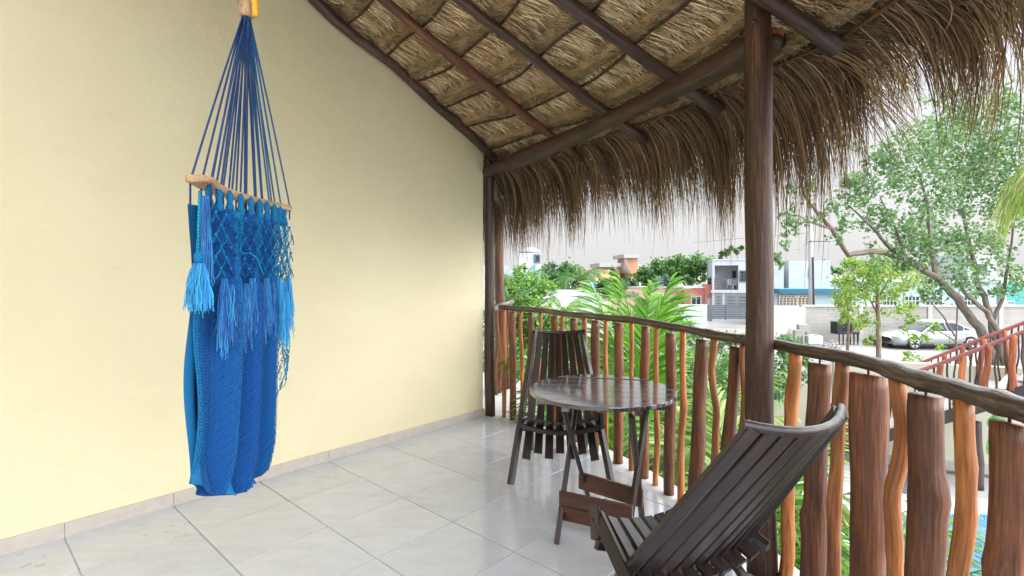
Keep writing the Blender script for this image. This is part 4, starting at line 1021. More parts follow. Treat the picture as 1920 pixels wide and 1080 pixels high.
for px in (1465,1472,1479,1486,1500,1507,1514,1521): pbox(h,'grille_hole',M['plastic'],px-1.3,px+1.3,554.2,556.8,D,0.01,None,0.103)
tank('black water tank on a flat roof beside the utility pole',1555,512,536,16,D+4,'plastic')
D=44.0
h=thing('house','pale grey block building behind the black water tank','house',(PX(1560,D),D,GZ)); pbox(h,'wall',M['greylight'],1512,1640,534,600,D,6); pbox(h,'roof_edge',M['concrete'],1511,1641,532,534,D,6,None,0.1)
D=41.0
h=thing('house','pale blue and white house half hidden behind the leafy trees','house',(PX(1740,D),D,GZ))
pbox(h,'wall',M['paleblue'],1642,1868,530,607,D,7); pbox(h,'roof_edge',M['white'],1640,1870,527,530,D,7,None,0.15)
for a,c in ((1655,1680),(1696,1722),(1735,1765),(1800,1825)): window(h,a,c,556,572,D,'white',3,1)
pbox(h,'upper_wall',M['white'],1815,1868,478,527,D+2,5); window(h,1832,1848,497,512,D+1.99,'slate',1)
D=43
h=thing('house','turquoise house at the right edge with barred window','house',(PX(1910,D),D,GZ))
pbox(h,'wall',M['teal'],1884,1990,531,606,D,6); window(h,1889,1899,566,578,D,'white',2,2)
pbox(h,'pillar',M['white'],1873,1883,525,606,D,0.6,None,0.2)
# far buildings
D=82.0
h=thing('house','far orange house with grey roof slabs and thatched awning','house',(PX(1160,D),D,GZ))
pbox(h,'wall',M['orange'],1126,1162,502,540,D,9); pbox(h,'tower',M['orange'],1174,1195,483,540,D,7,None,0.3); pbox(h,'side_wall',M['white'],1195,1206,496,540,D,7)
pbox(h,'roof_slab',M['greylight'],1121.5,1166,493.5,501,D,10,None,1.2); pbox(h,'tower_slab',M['greylight'],1166.5,1196.5,477,484,D,9,None,1.3)
for a,c in ((1131,1139),(1143,1152)): window(h,a,c,503.5,512,D,'greylight',0)
mb=MB(); q=P(1172,498,D-1.5); r_=9*D/962
mb.lathe([(r_*1.15,-1.2),(r_*0.9,-0.3),(r_*0.5,0.6),(r_*0.1,1.1)],q,16); mb.obj('thatch_awning',M['twig'],h,True)
D=70
h=thing('house','far low yellow house between the trees','house',(PX(1120,D),D,GZ)); pbox(h,'wall',M['yellow'],1098,1142,507,545,D,8); pbox(h,'roof_edge',M['yellow'],1097,1143,505.8,507,D,8,None,0.2)
D=30
h=thing('house','white tower house with grey dome roof at far left','house',(PX(993,D),D,GZ)); pbox(h,'wall',M['white'],973,1015,474,600,D,3); 
mb=MB(); q=P(994,474,D+1.2); r_=22.5*D/962; mb.lathe([(r_,0),(r_*0.92,0.10),(r_*0.7,0.22),(r_*0.35,0.31),(0.02,0.34)],q,24); mb.obj('dome_roof',M['greylight'],h,True)
window(h,1004,1010,480,490,D,'slate',0); pbox(h,'door_panel',M['teal'],1000,1004,496,520,D,0.05,None,0.04)
pbox(h,'low_wing',M['white'],900,972,497,600,D+1,4)
D=24
h=thing('garden_wall','white plastered wall among the shrubs left of the bright palm','wall',(PX(1078,D),D,GZ)); pbox(h,'wall_body',M['white'],1030,1117,543.5,612,D,0.2); 
h=thing('shed_roof','small blue awning above the white wall among the shrubs','awning',(PX(1110,27),27,-0.5)); mb=MB(); mb.beam(P(1096,540,27),P(1118,538,27),1.6,0.06,(0,0.3,1)); mb.obj('sheet',M['blue'],h)
for px in (1098,1116): mb=MB(); q=P(px,540,27); mb.tube([(q[0],q[1],GZ),(q[0],q[1],q[2])],0.04,6); mb.obj('post',M['greylight'],h)
# utility pole with cable
D=33.0
h=thing('utility_pole','tall pale concrete utility pole with a cable arm','pole',(PX(1521,D),D,GZ))
mb=MB(); mb.tube([P(1521.5,590,D)[:2]+(GZ,),P(1519,330,D)],[0.17,0.11],12); mb.obj('shaft',M['white'],h,True)
mb=MB(); mb.tube([P(1526,586,D-0.2),P(1524.5,482,D-0.2)],0.05,6); mb.obj('conduit',M['metal_dark'],h)
mb=MB(); mb.tube([P(1519,452,D-0.2),P(1542,452.5,D-0.2),P(1556,453,D-0.2)],0.03,6); mb.obj('arm',M['metal_dark'],h)
wr=thing('power_cable','thin black power cable crossing the sky to the pole','cable',P(1480,440,33))
mb=MB(); mb.tube([P(1519,452,D),P(1505,460,D-1),P(1496,468,D-2)],0.03,5); mb.tube([P(1300,455,60),P(1400,446,48),P(1480,440,38),P(1519,436,33)],0.016,4); mb.obj('wire',M['metal_dark'],wr)

# ============================================================ parked car
M['silver']=plain('silver_car_paint',(0.30,0.315,0.33),0.30,0.03,3,0.35,bumps=0); M['silver'].node_tree.nodes['Principled BSDF'].inputs['Coat Weight'].default_value=0.6
M['tyre']=plain('tyre_rubber',(0.02,0.02,0.021),0.8,0.1,20); M['rim']=plain('alloy',(0.55,0.56,0.57),0.3,0.05,10,0.8,bumps=0)
m,t,b=mat_new('car_glass'); b.inputs['Base Color'].default_value=(0.02,0.035,0.07,1); b.inputs['Roughness'].default_value=0.25; b.inputs['Specular IOR Level'].default_value=0.15; M['carglass']=m
m,t,b=mat_new('headlight'); b.inputs['Base Color'].default_value=(0.75,0.76,0.76,1); b.inputs['Roughness'].default_value=0.12; M['lamp']=m
M['tail']=plain('tail_light',(0.45,0.02,0.03),0.2,0.05,4,bumps=0)
def make_car(cx,cy,gz):
    c=thing('parked_car','silver sedan parked along the grey boundary wall','car',(cx,cy,gz))
    # side outline stations x (front negative), lower z, shoulder z, half width
    st=[(-2.38,0.34,0.56,0.62),(-2.30,0.24,0.66,0.76),(-2.0,0.20,0.74,0.86),(-1.5,0.19,0.83,0.89),(-0.95,0.19,0.90,0.90),(0.0,0.19,0.92,0.91),(1.0,0.19,0.94,0.90),(1.6,0.20,0.97,0.88),(2.05,0.24,0.97,0.84),(2.32,0.32,0.92,0.76),(2.40,0.42,0.80,0.66)]
    V=[];F=[]; ring=12
    for x,zl,zs,hw in st:
        pr=[(-hw*0.80,zl),(-hw*0.97,zl+0.10),(-hw,zl+0.30*(zs-zl)+0.05),(-hw*0.985,zs-0.12),(-hw*0.93,zs-0.02),(-hw*0.70,zs+0.03)]
        pr=pr+[(-y,z) for y,z in pr[::-1]]
        V+=[(cx+x,cy+y,gz+z) for y,z in pr]
    n=len(st)
    for i in range(n-1):
        for k in range(ring): F.append((i*ring+k,i*ring+(k+1)%ring,(i+1)*ring+(k+1)%ring,(i+1)*ring+k))
    F+=[tuple(range(ring)),tuple(range((n-1)*ring+ring-1,(n-1)*ring-1,-1))]
    body=link('body',V,F,M['silver'],c,True)
    # greenhouse: roof with glass band
    gh=[(-1.05,0.90,0.80),(-0.30,1.34,0.64),(0.2,1.42,0.62),(0.85,1.39,0.61),(1.75,0.97,0.72)]
    V=[];F=[]
    for x,z,hw in gh: V+=[(cx+x,cy-hw,gz+z),(cx+x,cy-hw*0.8,gz+z+0.025),(cx+x,cy+hw*0.8,gz+z+0.025),(cx+x,cy+hw,gz+z)]
    for i in range(len(gh)-1):
        for k in range(3): F.append((i*4+k,i*4+k+1,(i+1)*4+k+1,(i+1)*4+k))
    link('roof',[v for v in V],F[3:9],M['silver'],c,True)
    link('windscreen',V[:8],[(0,1,5,4),(1,2,6,5),(2,3,7,6)],M['carglass'],c,True); link('rear_window',V[12:20],[(0,1,5,4),(1,2,6,5),(2,3,7,6)],M['carglass'],c,True)
    for s in (-1,1):
        side=[(-1.02,0.90),(-0.28,1.32),(0.2,1.40),(0.85,1.37),(1.72,0.96),(1.0,0.92),(0,0.90)]
        def wy(z): return s*(0.86-(z-0.9)*0.50)
        mb=MB(); k=len(side); mb.add([(cx+x,cy+wy(z)*0.985,gz+z) for x,z in side],[tuple(range(k))]); mb.obj('side_shell',M['silver'],c)
        for pl in ([(-0.78,0.95),(-0.22,1.29),(0.22,1.35),(0.28,0.95)],[(0.34,0.95),(0.30,1.35),(0.84,1.32),(1.12,1.16),(1.10,0.97)],[(1.18,0.98),(1.18,1.13),(1.48,0.99)]):
            mb=MB(); k=len(pl); mb.add([(cx+x,cy+wy(z)*0.995+s*0.012,gz+z) for x,z in pl],[tuple(range(k))]); mb.obj('side_window',M['carglass'],c)
        for x in (-1.42,1.38):
            wh=[]; 
            mb=MB(); y=cy+s*0.80
            mb.lathe([(0.20,-0.11),(0.30,-0.11),(0.325,-0.08),(0.325,0.08),(0.30,0.11),(0.20,0.11)],(cx+x,y,gz+0.325),28,None,'y'); ty=mb.obj('tyre',M['tyre'],c,True)
            mb=MB(); mb.lathe([(0.205,-0.06),(0.225,-0.112),(0.205,-0.118),(0.19,-0.07),(0.19,0.07),(0.205,0.118),(0.225,0.112),(0.205,0.06)],(cx+x,y,gz+0.325),28,None,'y')
            for k in range(5):
                g_=2*math.pi*k/5+0.3; mb.beam((cx+x,y+s*0.09,gz+0.325),(cx+x+0.2*math.cos(g_),y+s*0.10,gz+0.325+0.2*math.sin(g_)),0.06,0.03,(0,1,0))
            mb.lathe([(0.02,-0.11),(0.05,-0.10),(0.05,0.10),(0.02,0.11)],(cx+x,y,gz+0.325),14,None,'y'); mb.obj('rim',M['rim'],ty)
            mb=MB(); pts=[(cx+x+0.36*math.cos(g_),cy+s*0.893,gz+0.325+0.36*math.sin(g_)) for g_ in np.linspace(0.05,math.pi-0.05,16)]; mb.add(pts,[tuple(range(16))]); mb.obj('wheel_arch',M['tyre'],c)
        mb=MB(); mb.beam((cx-2.30,cy+s*0.66,gz+0.66),(cx-1.98,cy+s*0.835,gz+0.74),0.02,0.10,(0,0,1),None,0.008); mb.obj('headlight',M['lamp'],c)
        mb=MB(); mb.beam((cx+2.15,cy+s*0.83,gz+0.80),(cx+2.36,cy+s*0.70,gz+0.80),0.04,0.15,(0,0,1),None,0.01); mb.obj('tail_light',M['tail'],c)
        mb=MB(); mb.beam((cx-0.72,cy+s*0.90,gz+0.97),(cx-0.70,cy+s*1.06,gz+0.98),0.10,0.10,(0,0,1),None,0.03); mb.obj('mirror',M['silver'],c)
        for x in (0.10,1.05): mb=MB(); mb.beam((cx+x,cy+s*0.918,gz+0.80),(cx+x+0.2,cy+s*0.918,gz+0.80),0.02,0.03,(0,0,1),None,0.005); mb.obj('door_handle',M['silver'],c)
        for x in (-0.80,0.31,1.16): mb=MB(); mb.box(cx+x-0.006,cx+x+0.006,cy+s*0.909-0.004,cy+s*0.909+0.004,gz+0.32,gz+0.86); mb.obj('door_seam',M['tyre'],c)
        mb=MB(); mb.box(cx-1.0,cx+0.98,cy+s*0.875-0.02,cy+s*0.875+0.02,gz+0.20,gz+0.29); mb.obj('sill',M['tyre'],c)
    mb=MB(); mb.box(cx-2.40,cx-2.36,cy-0.40,cy+0.40,gz+0.36,gz+0.50); mb.obj('grille',M['tyre'],c)
    return c
make_car(21.6,26.6,GZ)

# ============================================================ clutter by the block wall
M['mesh_black']=plain('black_iron',(0.02,0.022,0.024),0.55,0.1,8,0.4)
h=thing('iron_grill','black iron box grill on thin legs by the wall','grill',P(1593,640,27.5))
D=27.5
x0,x1=PX(1570,D),PX(1612,D); zA,zB=PZ(627,D),PZ(604,D); gz=GZ
mb=MB(); mb.box(x0,x1,D,D+0.6,zA,zA+0.1); mb.obj('tray',M['mesh_black'],h)
mb=MB(); mb.box(x0,x1,D+0.56,D+0.6,zA+0.1,zB); mb.box(x0,x0+0.25,D,D+0.55,zA+0.1,zB); mb.obj('hood',M['mesh_black'],h)
for f in np.linspace(0.28,0.98,9):
    x=x0+(x1-x0)*f; mb=MB(); mb.box(x-0.012,x+0.012,D+0.01,D+0.03,zA+0.1,zB); mb.obj('bar',M['mesh_black'],h)
for f in (0.12,0.3,0.62,0.78,0.95):
    x=x0+(x1-x0)*f; mb=MB(); mb.box(x-0.025,x+0.025,D+0.05,D+0.10,GZ,zA); mb.obj('leg',M['mesh_black'],h)
h=thing('planter_box','small weathered wooden box behind the sapling by the wall','box',P(1655,640,27)); D=27.2
x0,x1=PX(1641,D),PX(1661,D)
mb=MB(); mb.box(x0,x1,D,D+0.5,GZ,PZ(630,D)); mb.obj('box_body',M['trunk'],h)
for k in range(3): mb=MB(); z=GZ+0.12+0.18*k; mb.box(x0-0.01,x1+0.01,D-0.03,D-0.002,z-0.07,z+0.07); mb.obj('plank',M['trunk'],h)
h=thing('concrete_trough','pale concrete wash trough beside the pile of blocks','trough',P(1530,645,25)); D=25.5
x0,x1=PX(1516,D),PX(1543,D); za,zc=PZ(645,D),PZ(630,D)
mb=MB(); mb.box(x0,x1,D,D+0.08,za,zc); mb.box(x0,x1,D+0.6,D+0.68,za,zc); mb.box(x0,x0+0.08,D+0.08,D+0.6,za,zc); mb.box(x1-0.08,x1,D+0.08,D+0.6,za,zc); mb.box(x0+0.081,x1-0.081,D+0.081,D+0.599,za,za+0.1); mb.obj('basin',M['white'],h)
mb=MB(); mb.box(x0+0.1,x1-0.1,D+0.1,D+0.58,GZ,za-0.001); mb.obj('plinth',M['concrete'],h)
for k,(px,py,s_,rz,lab) in enumerate([(1500,632,0.6,0.3,'grey concrete block standing on end beside the trough'),(1508,625,0.65,0.1,'tall grey concrete block behind the trough'),(1492,641,0.5,0.7,'grey concrete block lying low at the left of the pile')]):
    D=25.6+0.3*k; q=P(px,py,D); o=thing('concrete_block',lab,'block',(q[0],D,GZ),'loose concrete blocks'); hh=[1.0,1.25,0.6][k]
    mb=MB(); mb.box(q[0]-0.2*s_/0.5,q[0]+0.2*s_/0.5,D,D+0.25,GZ,GZ+hh); mb.obj('block_body',M['block'],o)
    for sx in (-0.09,0.09): mb=MB(); mb.box(q[0]+sx-0.05,q[0]+sx+0.05,D-0.012,D-0.001,GZ+hh*0.3,GZ+hh*0.7); mb.obj('cell',M['slate'],o)
# heap of rubble
n=160; mb=MB()
for k in range(n):
    px=random.uniform(1543,1575); D=random.uniform(25,27.5); x=PX(px,D); s_=random.uniform(0.04,0.14); z=GZ+random.uniform(0,0.22)*math.exp(-((px-1556)/12)**2)
    V=[(x+random.uniform(-s_,s_),D+random.uniform(-s_,s_),z+random.uniform(-0.02,s_*1.3)) for _ in range(4)]+[(x,D,z+s_)]
    mb.add(V,[(0,1,4),(1,2,4),(2,3,4),(3,0,4)])
stuff(tag(mb.obj('rubble',M['greylight']),'low heap of pale rubble on the gravel by the wall','rubble'))

# ============================================================ vegetation
def unit(n): 
    v=RNG.normal(0,1,(n,3)); return v/np.linalg.norm(v,axis=1)[:,None]
def leaves(name, cen, size, pal, mat, parent, up=0.6, asp=0.42):
    n=len(cen); nrm=unit(n)*(1-up*0.5)+np.array([0,0,1])*up; nrm/=np.linalg.norm(nrm,axis=1)[:,None]
    d=unit(n); d-=nrm*(d*nrm).sum(1)[:,None]; d/=np.linalg.norm(d,axis=1)[:,None]; s=np.cross(nrm,d)
    L=size*RNG.uniform(0.6,1.3,n)[:,None]; dr=np.array([0,0,-0.18])*L
    a=cen-d*L*0.5; t_=cen+d*L*0.5+dr; l_=cen-s*L*asp+nrm*L*0.08; r_=cen+s*L*asp+nrm*L*0.08
    V=np.stack([a,l_,t_,r_],1)
    # folded along the midrib: two triangles
    T=np.stack([np.stack([a,l_,t_],1),np.stack([a,t_,r_],1)],1).reshape(-1,3,3)
    c=straw_cols(n,pal); c=np.repeat(c,2,0)
    return quads(name,T,c,mat,parent,3)
def blob_pts(blobs, n):
    w_=np.array([b_[3]**2*(b_[4] if len(b_)>4 else 1) for b_ in blobs]); w_/=w_.sum(); out=[]
    for b_,k in zip(blobs,(w_*n).astype(int)):
        # sprays: small clusters inside the blob, so gaps stay open
        m_=max(3,int(k/26)); cc=unit(m_)*(RNG.random(m_)**0.45)[:,None]*b_[3]; cc[:,2]*=0.8
        idx=RNG.integers(0,m_,k); out.append(np.array(b_[:3])+cc[idx]+RNG.normal(0,1,(k,3))*b_[3]*0.17)
    return np.concatenate(out)
def tree(name,label,base,blobs,n,size,pal,trunk_r,group=None,limbs=None,cat='tree',mat='trunk',up=0.5,asp=0.42,lr=0.35):
    t_=thing(name,label,cat,base,group); bx,by,bz=base
    top=np.mean([b_[:3] for b_ in blobs],0); fork=Vector((bx+(top[0]-bx)*0.45,by+(top[1]-by)*0.45,bz+(top[2]-bz)*0.5))
    if limbs is None:
        mb=MB(); trunk(mb,base,fork,trunk_r,trunk_r*0.7,10,trunk_r*0.8,10); mb.obj('trunk',M[mat],t_,True)
        for b_ in blobs[:14]:
            mb=MB(); c=Vector(b_[:3]); mid=fork.lerp(c,0.5)+Vector((random.uniform(-.2,.2),random.uniform(-.2,.2),0.1))*b_[3]
            mb.tube([fork,fork.lerp(mid,0.5),mid,c],[trunk_r*0.6,trunk_r*0.5,trunk_r*0.35,trunk_r*0.1],7); mb.obj('branch',M[mat],t_,True)
    else:
        for path,r0,r1 in limbs:
            mb=MB(); k=len(path); fine=[]
            for i in range(k-1):
                for f in np.linspace(0,1,5)[:-1]: fine.append(Vector(path[i]).lerp(Vector(path[i+1]),f)+Vector((random.gauss(0,1),random.gauss(0,1),random.gauss(0,1)))*r0*0.12)
            fine.append(Vector(path[-1])); m_=len(fine)
            mb.tube(fine,[r0+(r1-r0)*i/(m_-1) for i in range(m_)],8,None,0.05); mb.obj('trunk' if r0>0.08 else 'branch',M[mat],t_,True)
    leaves('crown',blob_pts(blobs,n),size,pal,M['leaf'],t_,up,asp); return t_
G_DARK=[(0.045,0.11,0.04),(0.06,0.14,0.05),(0.035,0.085,0.035),(0.08,0.17,0.06)]
G_MID=[(0.08,0.19,0.055),(0.11,0.24,0.07),(0.06,0.15,0.05),(0.14,0.27,0.08)]
G_LIGHT=[(0.15,0.30,0.07),(0.20,0.36,0.09),(0.11,0.24,0.06),(0.26,0.40,0.11)]
G_YEL=[(0.27,0.36,0.09),(0.34,0.41,0.12),(0.20,0.29,0.08),(0.40,0.44,0.15)]
G_BLUE=[(0.13,0.22,0.14),(0.17,0.27,0.17),(0.09,0.165,0.105),(0.23,0.33,0.22)]
def bl(px,py,d,rpx,w_=1.0): q=P(px,py,d); return (q[0],q[1],q[2],rpx*d/962,w_)
# large tree on the right
D=15.0
base=(PX(1880,D),D,GZ)
Lm=[([base,P(1868,690,15),P(1835,615,14.8),P(1795,560,14.5),P(1755,520,14.2),P(1700,488,14),P(1660,455,13.8)],0.16,0.055),
    ([P(1876,700,15.1),P(1868,640,15.2),P(1855,590,15.3),P(1832,520,15.5),P(1815,440,15.6),P(1800,380,15.6)],0.11,0.04),
    ([P(1884,690,14.9),P(1872,625,14.7),P(1850,585,14.5),P(1815,555,14.4),P(1790,520,14.3)],0.095,0.04),
    ([P(1862,600,15.2),P(1880,560,15.4),P(1890,500,15.4),P(1900,420,15.4)],0.06,0.025),
    ([P(1700,488,14),P(1640,470,13.7),P(1592,478,13.5),P(1560,430,13.4),P(1520,385,13.3),P(1500,345,13.2)],0.09,0.03),
    ([P(1560,430,13.4),P(1530,420,13.3),P(1496,405,13.2),P(1470,400,13.1)],0.035,0.012),
    ([P(1755,520,14.2),P(1745,450,14.2),P(1738,380,14.2),P(1722,320,14.2)],0.07,0.02),
    ([P(1800,380,15.6),P(1790,330,15.6),P(1760,280,15.6)],0.05,0.02),([P(1800,380,15.6),P(1815,330,15.6),P(1850,280,15.6)],0.05,0.02),
    ([P(1660,455,13.8),P(1630,420,13.7),P(1590,385,13.6)],0.05,0.015),([P(1700,488,14),P(1680,430,14),P(1650,370,14)],0.05,0.015)]
bs=[bl(*a) for a in ((1480,405,13.1,32,.8),(1468,470,13.1,28,.9),(1470,440,13.1,20,.5),(1510,370,13.2,34,.6),(1545,400,13.3,30,.5),(1600,390,13.6,46),(1640,340,13.8,50),(1590,330,13.6,40,.8),(1575,440,13.5,28,.5),(1650,420,13.9,45,.9),(1690,300,14.2,60),
    (1740,260,14.5,60),(1730,350,14.2,60),(1700,430,14,55),(1660,480,13.8,40,.8),(1740,470,14.2,55),(1790,300,15.5,70),(1840,250,15.6,70),(1800,390,15.4,60,.8),(1850,340,15.6,70),(1900,290,15.5,70),(1780,440,14.6,48),(1800,520,14.5,45),(1760,540,14.2,40,.8),(1840,470,15.4,50,.8),
    (1890,430,15.4,60,.8),(1910,520,15.4,45,.8),(1860,545,15.3,32,.5),(1880,200,15.6,60),(1780,210,15.6,55),(1920,370,15.4,60),(1640,290,14,40),(1690,500,13.9,30,.6),(1730,560,14.2,22,.5))]
tree('broadleaf_tree','large leaning broadleaf tree with grey trunks behind the outdoor stair',base,bs,15500,0.105,G_BLUE+G_MID[:1],0.2,None,Lm,up=0.35)
# saplings on the gravel
D=20.5
b0=(PX(1648,D),D,GZ)
tree('sapling','sapling with pale trunk and yellow green leaves left of the car',b0,[bl(*a) for a in ((1640,520,20.5,50),(1610,560,20.5,38),(1655,490,20.5,40),(1690,530,20.5,36),(1625,600,20.2,26),(1670,570,20.5,28),(1590,500,20.6,26),(1630,640,20,16),(1720,520,20.6,30,.7))],3600,0.115,G_YEL+G_LIGHT,0.10,'yellow green saplings',
  [([b0,P(1647,620,D),P(1645,560,D),P(1640,500,D)],0.11,0.05),([P(1646,590,D),P(1625,550,D),P(1600,520,D)],0.04,0.015),([P(1645,560,D),P(1670,520,D),P(1690,500,D)],0.04,0.015)],mat='twig')
D=22; b0=(PX(1588,D),D,GZ)
tree('sapling','thin sapling with white trunk in front of the iron grill',b0,[bl(*a) for a in ((1590,560,22,30),(1575,600,22,20,.7),(1605,600,22,18,.7),(1585,520,22,26))],1100,0.12,G_YEL+G_LIGHT,0.06,'yellow green saplings',
  [([b0,P(1590,630,D),P(1591,600,D),P(1588,540,D)],0.07,0.03),([P(1590,635,D),P(1602,615,D),P(1614,606,D)],0.035,0.015)],mat='twig')
D=17; b0=(PX(1797,D),D,GZ)
tree('sapling','sparse sapling with bare forked twigs before the silver car',b0,[bl(*a) for a in ((1700,600,17,26,.8),(1730,620,17,24,.8),(1690,570,17,22,.6),(1750,640,16.8,20,.5),(1715,670,16.5,26,.7),(1795,680,16.5,16,.5),(1690,690,16.5,18,.5))],700,0.10,G_LIGHT+G_YEL[:2],0.05,'yellow green saplings',
  [([b0,P(1796,680,D),P(1792,640,D),P(1795,580,D),P(1798,545,D)],0.05,0.012),([P(1790,630,D),P(1770,595,D),P(1740,560,D),P(1720,535,D)],0.035,0.01),([P(1792,640,D),P(1750,615,D),P(1715,605,D),P(1690,580,D)],0.025,0.008),([P(1795,690,D),P(1740,690,16.6),P(1700,680,16.4)],0.02,0.008)],mat='twig')
# dense trees on the left beyond the corner
b0=(0.6,10.5,GZ)
tree('leafy_tree','bright green feathery tree just beyond the railing at left',b0,[bl(*a) for a in ((965,560,10.5,46),(1000,600,10.2,50),(1035,620,10,45),(960,640,10.5,45),(1010,545,11,36),(1060,600,10.5,32),(940,600,10.5,40),(985,680,9.6,48),(1040,690,9.6,45),(1075,650,10,30),(930,690,10,45),(975,515,11,22,.7),(1095,640,10.4,24))],15000,0.075,G_LIGHT+G_MID,0.09,'trees beyond the railing',up=0.8)
b0=(1.6,9.0,GZ)
tree('leafy_shrub','dense mid green shrub below the railing beneath the chair',b0,[bl(*a) for a in ((1030,760,8.6,60),(1090,740,8.6,50),(980,780,8.6,50),(1120,700,9,45),(1150,660,9.5,40),(1080,800,8,55),(1000,720,9,50),(1150,760,8.4,50))],8000,0.075,G_MID+G_BLUE,0.06,'shrubs below the railing',cat='shrub',up=0.6)
b0=(3.4,11.5,GZ)
tree('leafy_shrub','blue green shrub right of the bright palm fronds',b0,[bl(*a) for a in ((1240,585,12,34),(1215,575,12,24),(1265,610,11.8,30),(1200,620,11.5,36),(1240,640,11,40),(1160,600,11.5,30),(1290,630,11.5,24),(1150,640,11.5,30))],5000,0.085,G_BLUE+G_MID[:1],0.06,'shrubs below the railing',cat='shrub')
b0=(5.9,11.8,GZ)
tree('leafy_shrub','leafy shrub over the low cream wall beside the thick post',b0,[bl(*a) for a in ((1460,690,11.8,34),(1490,670,12,28),(1470,640,12.2,24,.8),(1500,715,11.5,22),(1540,700,12,26),(1580,700,12.2,20),(1450,730,11.3,26))],3400,0.085,G_MID+G_BLUE,0.05,'shrubs below the railing',cat='shrub')
b0=(5.2,13.5,GZ)
tree('leafy_shrub','pale flowering shrub on the gravel behind the low cream wall',b0,[bl(*a) for a in ((1360,640,14,30),(1400,650,13.8,26),(1330,650,13.8,28),(1300,665,13.5,30),(1370,690,13,34))],2600,0.085,G_BLUE+G_LIGHT[:2],0.05,'shrubs below the railing',cat='shrub')
b0=(3.0,9.2,GZ)
tree('leafy_shrub','wide green shrub filling the bed right of the table',b0,[bl(*a) for a in ((1180,700,9.2,50),(1240,690,9.2,50),(1300,700,9,50),(1350,720,8.8,50),(1390,700,9,40),(1280,770,8.4,60),(1350,800,8,60),(1200,780,8.4,60))],7000,0.085,G_LIGHT[:2]+G_MID+G_BLUE[:2],0.06,'shrubs below the railing',cat='shrub')
# far trees
for (px,d,label,specs,n,sz,pal) in (
 (1045,34,'dark green tree behind the white plastered wall',((1030,515,34,24),(1060,510,34,26),(1045,530,33,30),(1085,525,34,24),(1015,520,35,20)),2600,0.22,G_DARK+G_MID[:1]),
 (1150,48,'dark hedge like tree below the far orange house',((1130,536,48,20),(1155,538,48,20),(1110,538,48,16),(1180,534,49,18)),1800,0.3,G_DARK),
 (1215,52,'broad dark green tree right of the far orange house',((1205,522,52,18),(1220,515,52,22),(1245,505,52,24),(1225,530,51,22)),2300,0.3,G_DARK+G_MID),
 (1290,50,'broad green almond tree behind the red house',((1265,500,50,24),(1290,495,50,26),(1315,500,50,24),(1300,515,50,24),(1265,520,50,20),(1325,492,50,18)),2800,0.3,G_MID+G_DARK[:1]),
 (1235,49,'bluish round tree behind the blue water tank',((1235,528,49,18),(1255,530,49,15)),1100,0.25,G_BLUE),
 (1375,46,'thin leafy crown above the white house roof',((1360,472,46,14,.5),(1385,468,46,12,.5),(1350,484,46,8,.5)),420,0.26,G_DARK),
 (1560,60,'distant low tree behind the black water tank',((1545,500,60,14),(1570,503,60,14),(1600,500,60,18),(1640,500,60,22),(1690,500,60,24)),1600,0.32,G_MID),
 (945,28,'green tree beside the far white tower',((935,525,28,18),(955,530,28,16),(985,528,27,16)),1200,0.18,G_MID)):
    tree('broadleaf_tree',label,(PX(px,d),d,GZ),[bl(*a) for a in specs],n,sz,pal,0.15,'trees in the distance')
# palms
PALG=[(0.12,0.25,0.045),(0.17,0.31,0.055),(0.08,0.18,0.04),(0.24,0.34,0.08)]
PALB=[(0.10,0.27,0.028),(0.15,0.34,0.035),(0.065,0.19,0.022),(0.20,0.36,0.05)]
PALY=[(0.30,0.34,0.08),(0.24,0.33,0.07),(0.38,0.37,0.12)]
PALD=[(0.09,0.20,0.07),(0.12,0.24,0.08),(0.07,0.16,0.06)]
def frond(o,p,az,L,elev,droop,pal,nl=36,ll=0.42,wid=0.016,hang=0.35,stem=0.25,plane=0.0):
    h=np.array([math.cos(az),math.sin(az),0]); up=np.array([0,0,1.0]); sd=np.array([-math.sin(az),math.cos(az),0])
    f=np.linspace(0,1,24)
    ang=elev-droop*f**1.4
    stp=np.stack([np.cos(ang)[:,None]*h+np.sin(ang)[:,None]*up],0)[0]*(L/23)
    path=np.concatenate([[np.array(p)],np.array(p)+np.cumsum(stp[:-1],0)])
    mb=MB(); mb.tube(path[::2].tolist()+[path[-1].tolist()],[0.014*(1-0.8*k/12) for k in range(12)]+[0.002],5,tuple(np.array(pal[0])*1.1)); mb.obj('frond_stem',M['palm'],o,True)
    t_=np.repeat(np.linspace(stem,0.985,nl),2)+RNG.normal(0,0.004,nl*2); side=np.tile([1,-1],nl); n=nl*2
    ii=t_*23; i0=np.clip(ii.astype(int),0,22); fr=(ii-i0)[:,None]; q=path[i0]*(1-fr)+path[i0+1]*fr
    td=stp[i0]/np.linalg.norm(stp[i0],axis=1)[:,None]
    nr_=np.cross(td,np.repeat(sd[None],n,0)); nr_*=-1
    len_=ll*np.sin(np.clip((t_-stem)/(1-stem),0.02,1)*2.6+0.35)*RNG.uniform(0.88,1.1,n)
    sp_=np.radians(52-25*t_)
    dv=td*np.cos(sp_)[:,None]+(sd[None]*side[:,None])*np.sin(sp_)[:,None]+nr_*(0.28+plane+RNG.normal(0,0.12,n))[:,None]+RNG.normal(0,0.07,(n,3)); dv/=np.linalg.norm(dv,axis=1)[:,None]
    pts=[]; 
    for g_ in (0,0.35,0.7,1.0): 
        z=q+dv*(len_*g_)[:,None]; z[:,2]-=hang*len_*g_**2; pts.append(z)
    Pt=np.stack(pts,1); wv=np.cross(dv,nr_); wv/=np.linalg.norm(wv,axis=1)[:,None]
    W=wv[:,None,:]*np.array([0.5,1.0,0.75,0.06])[None,:,None]*wid
    strips('frond_leaflets',Pt,W,straw_cols(n,pal),M['palm'],o)
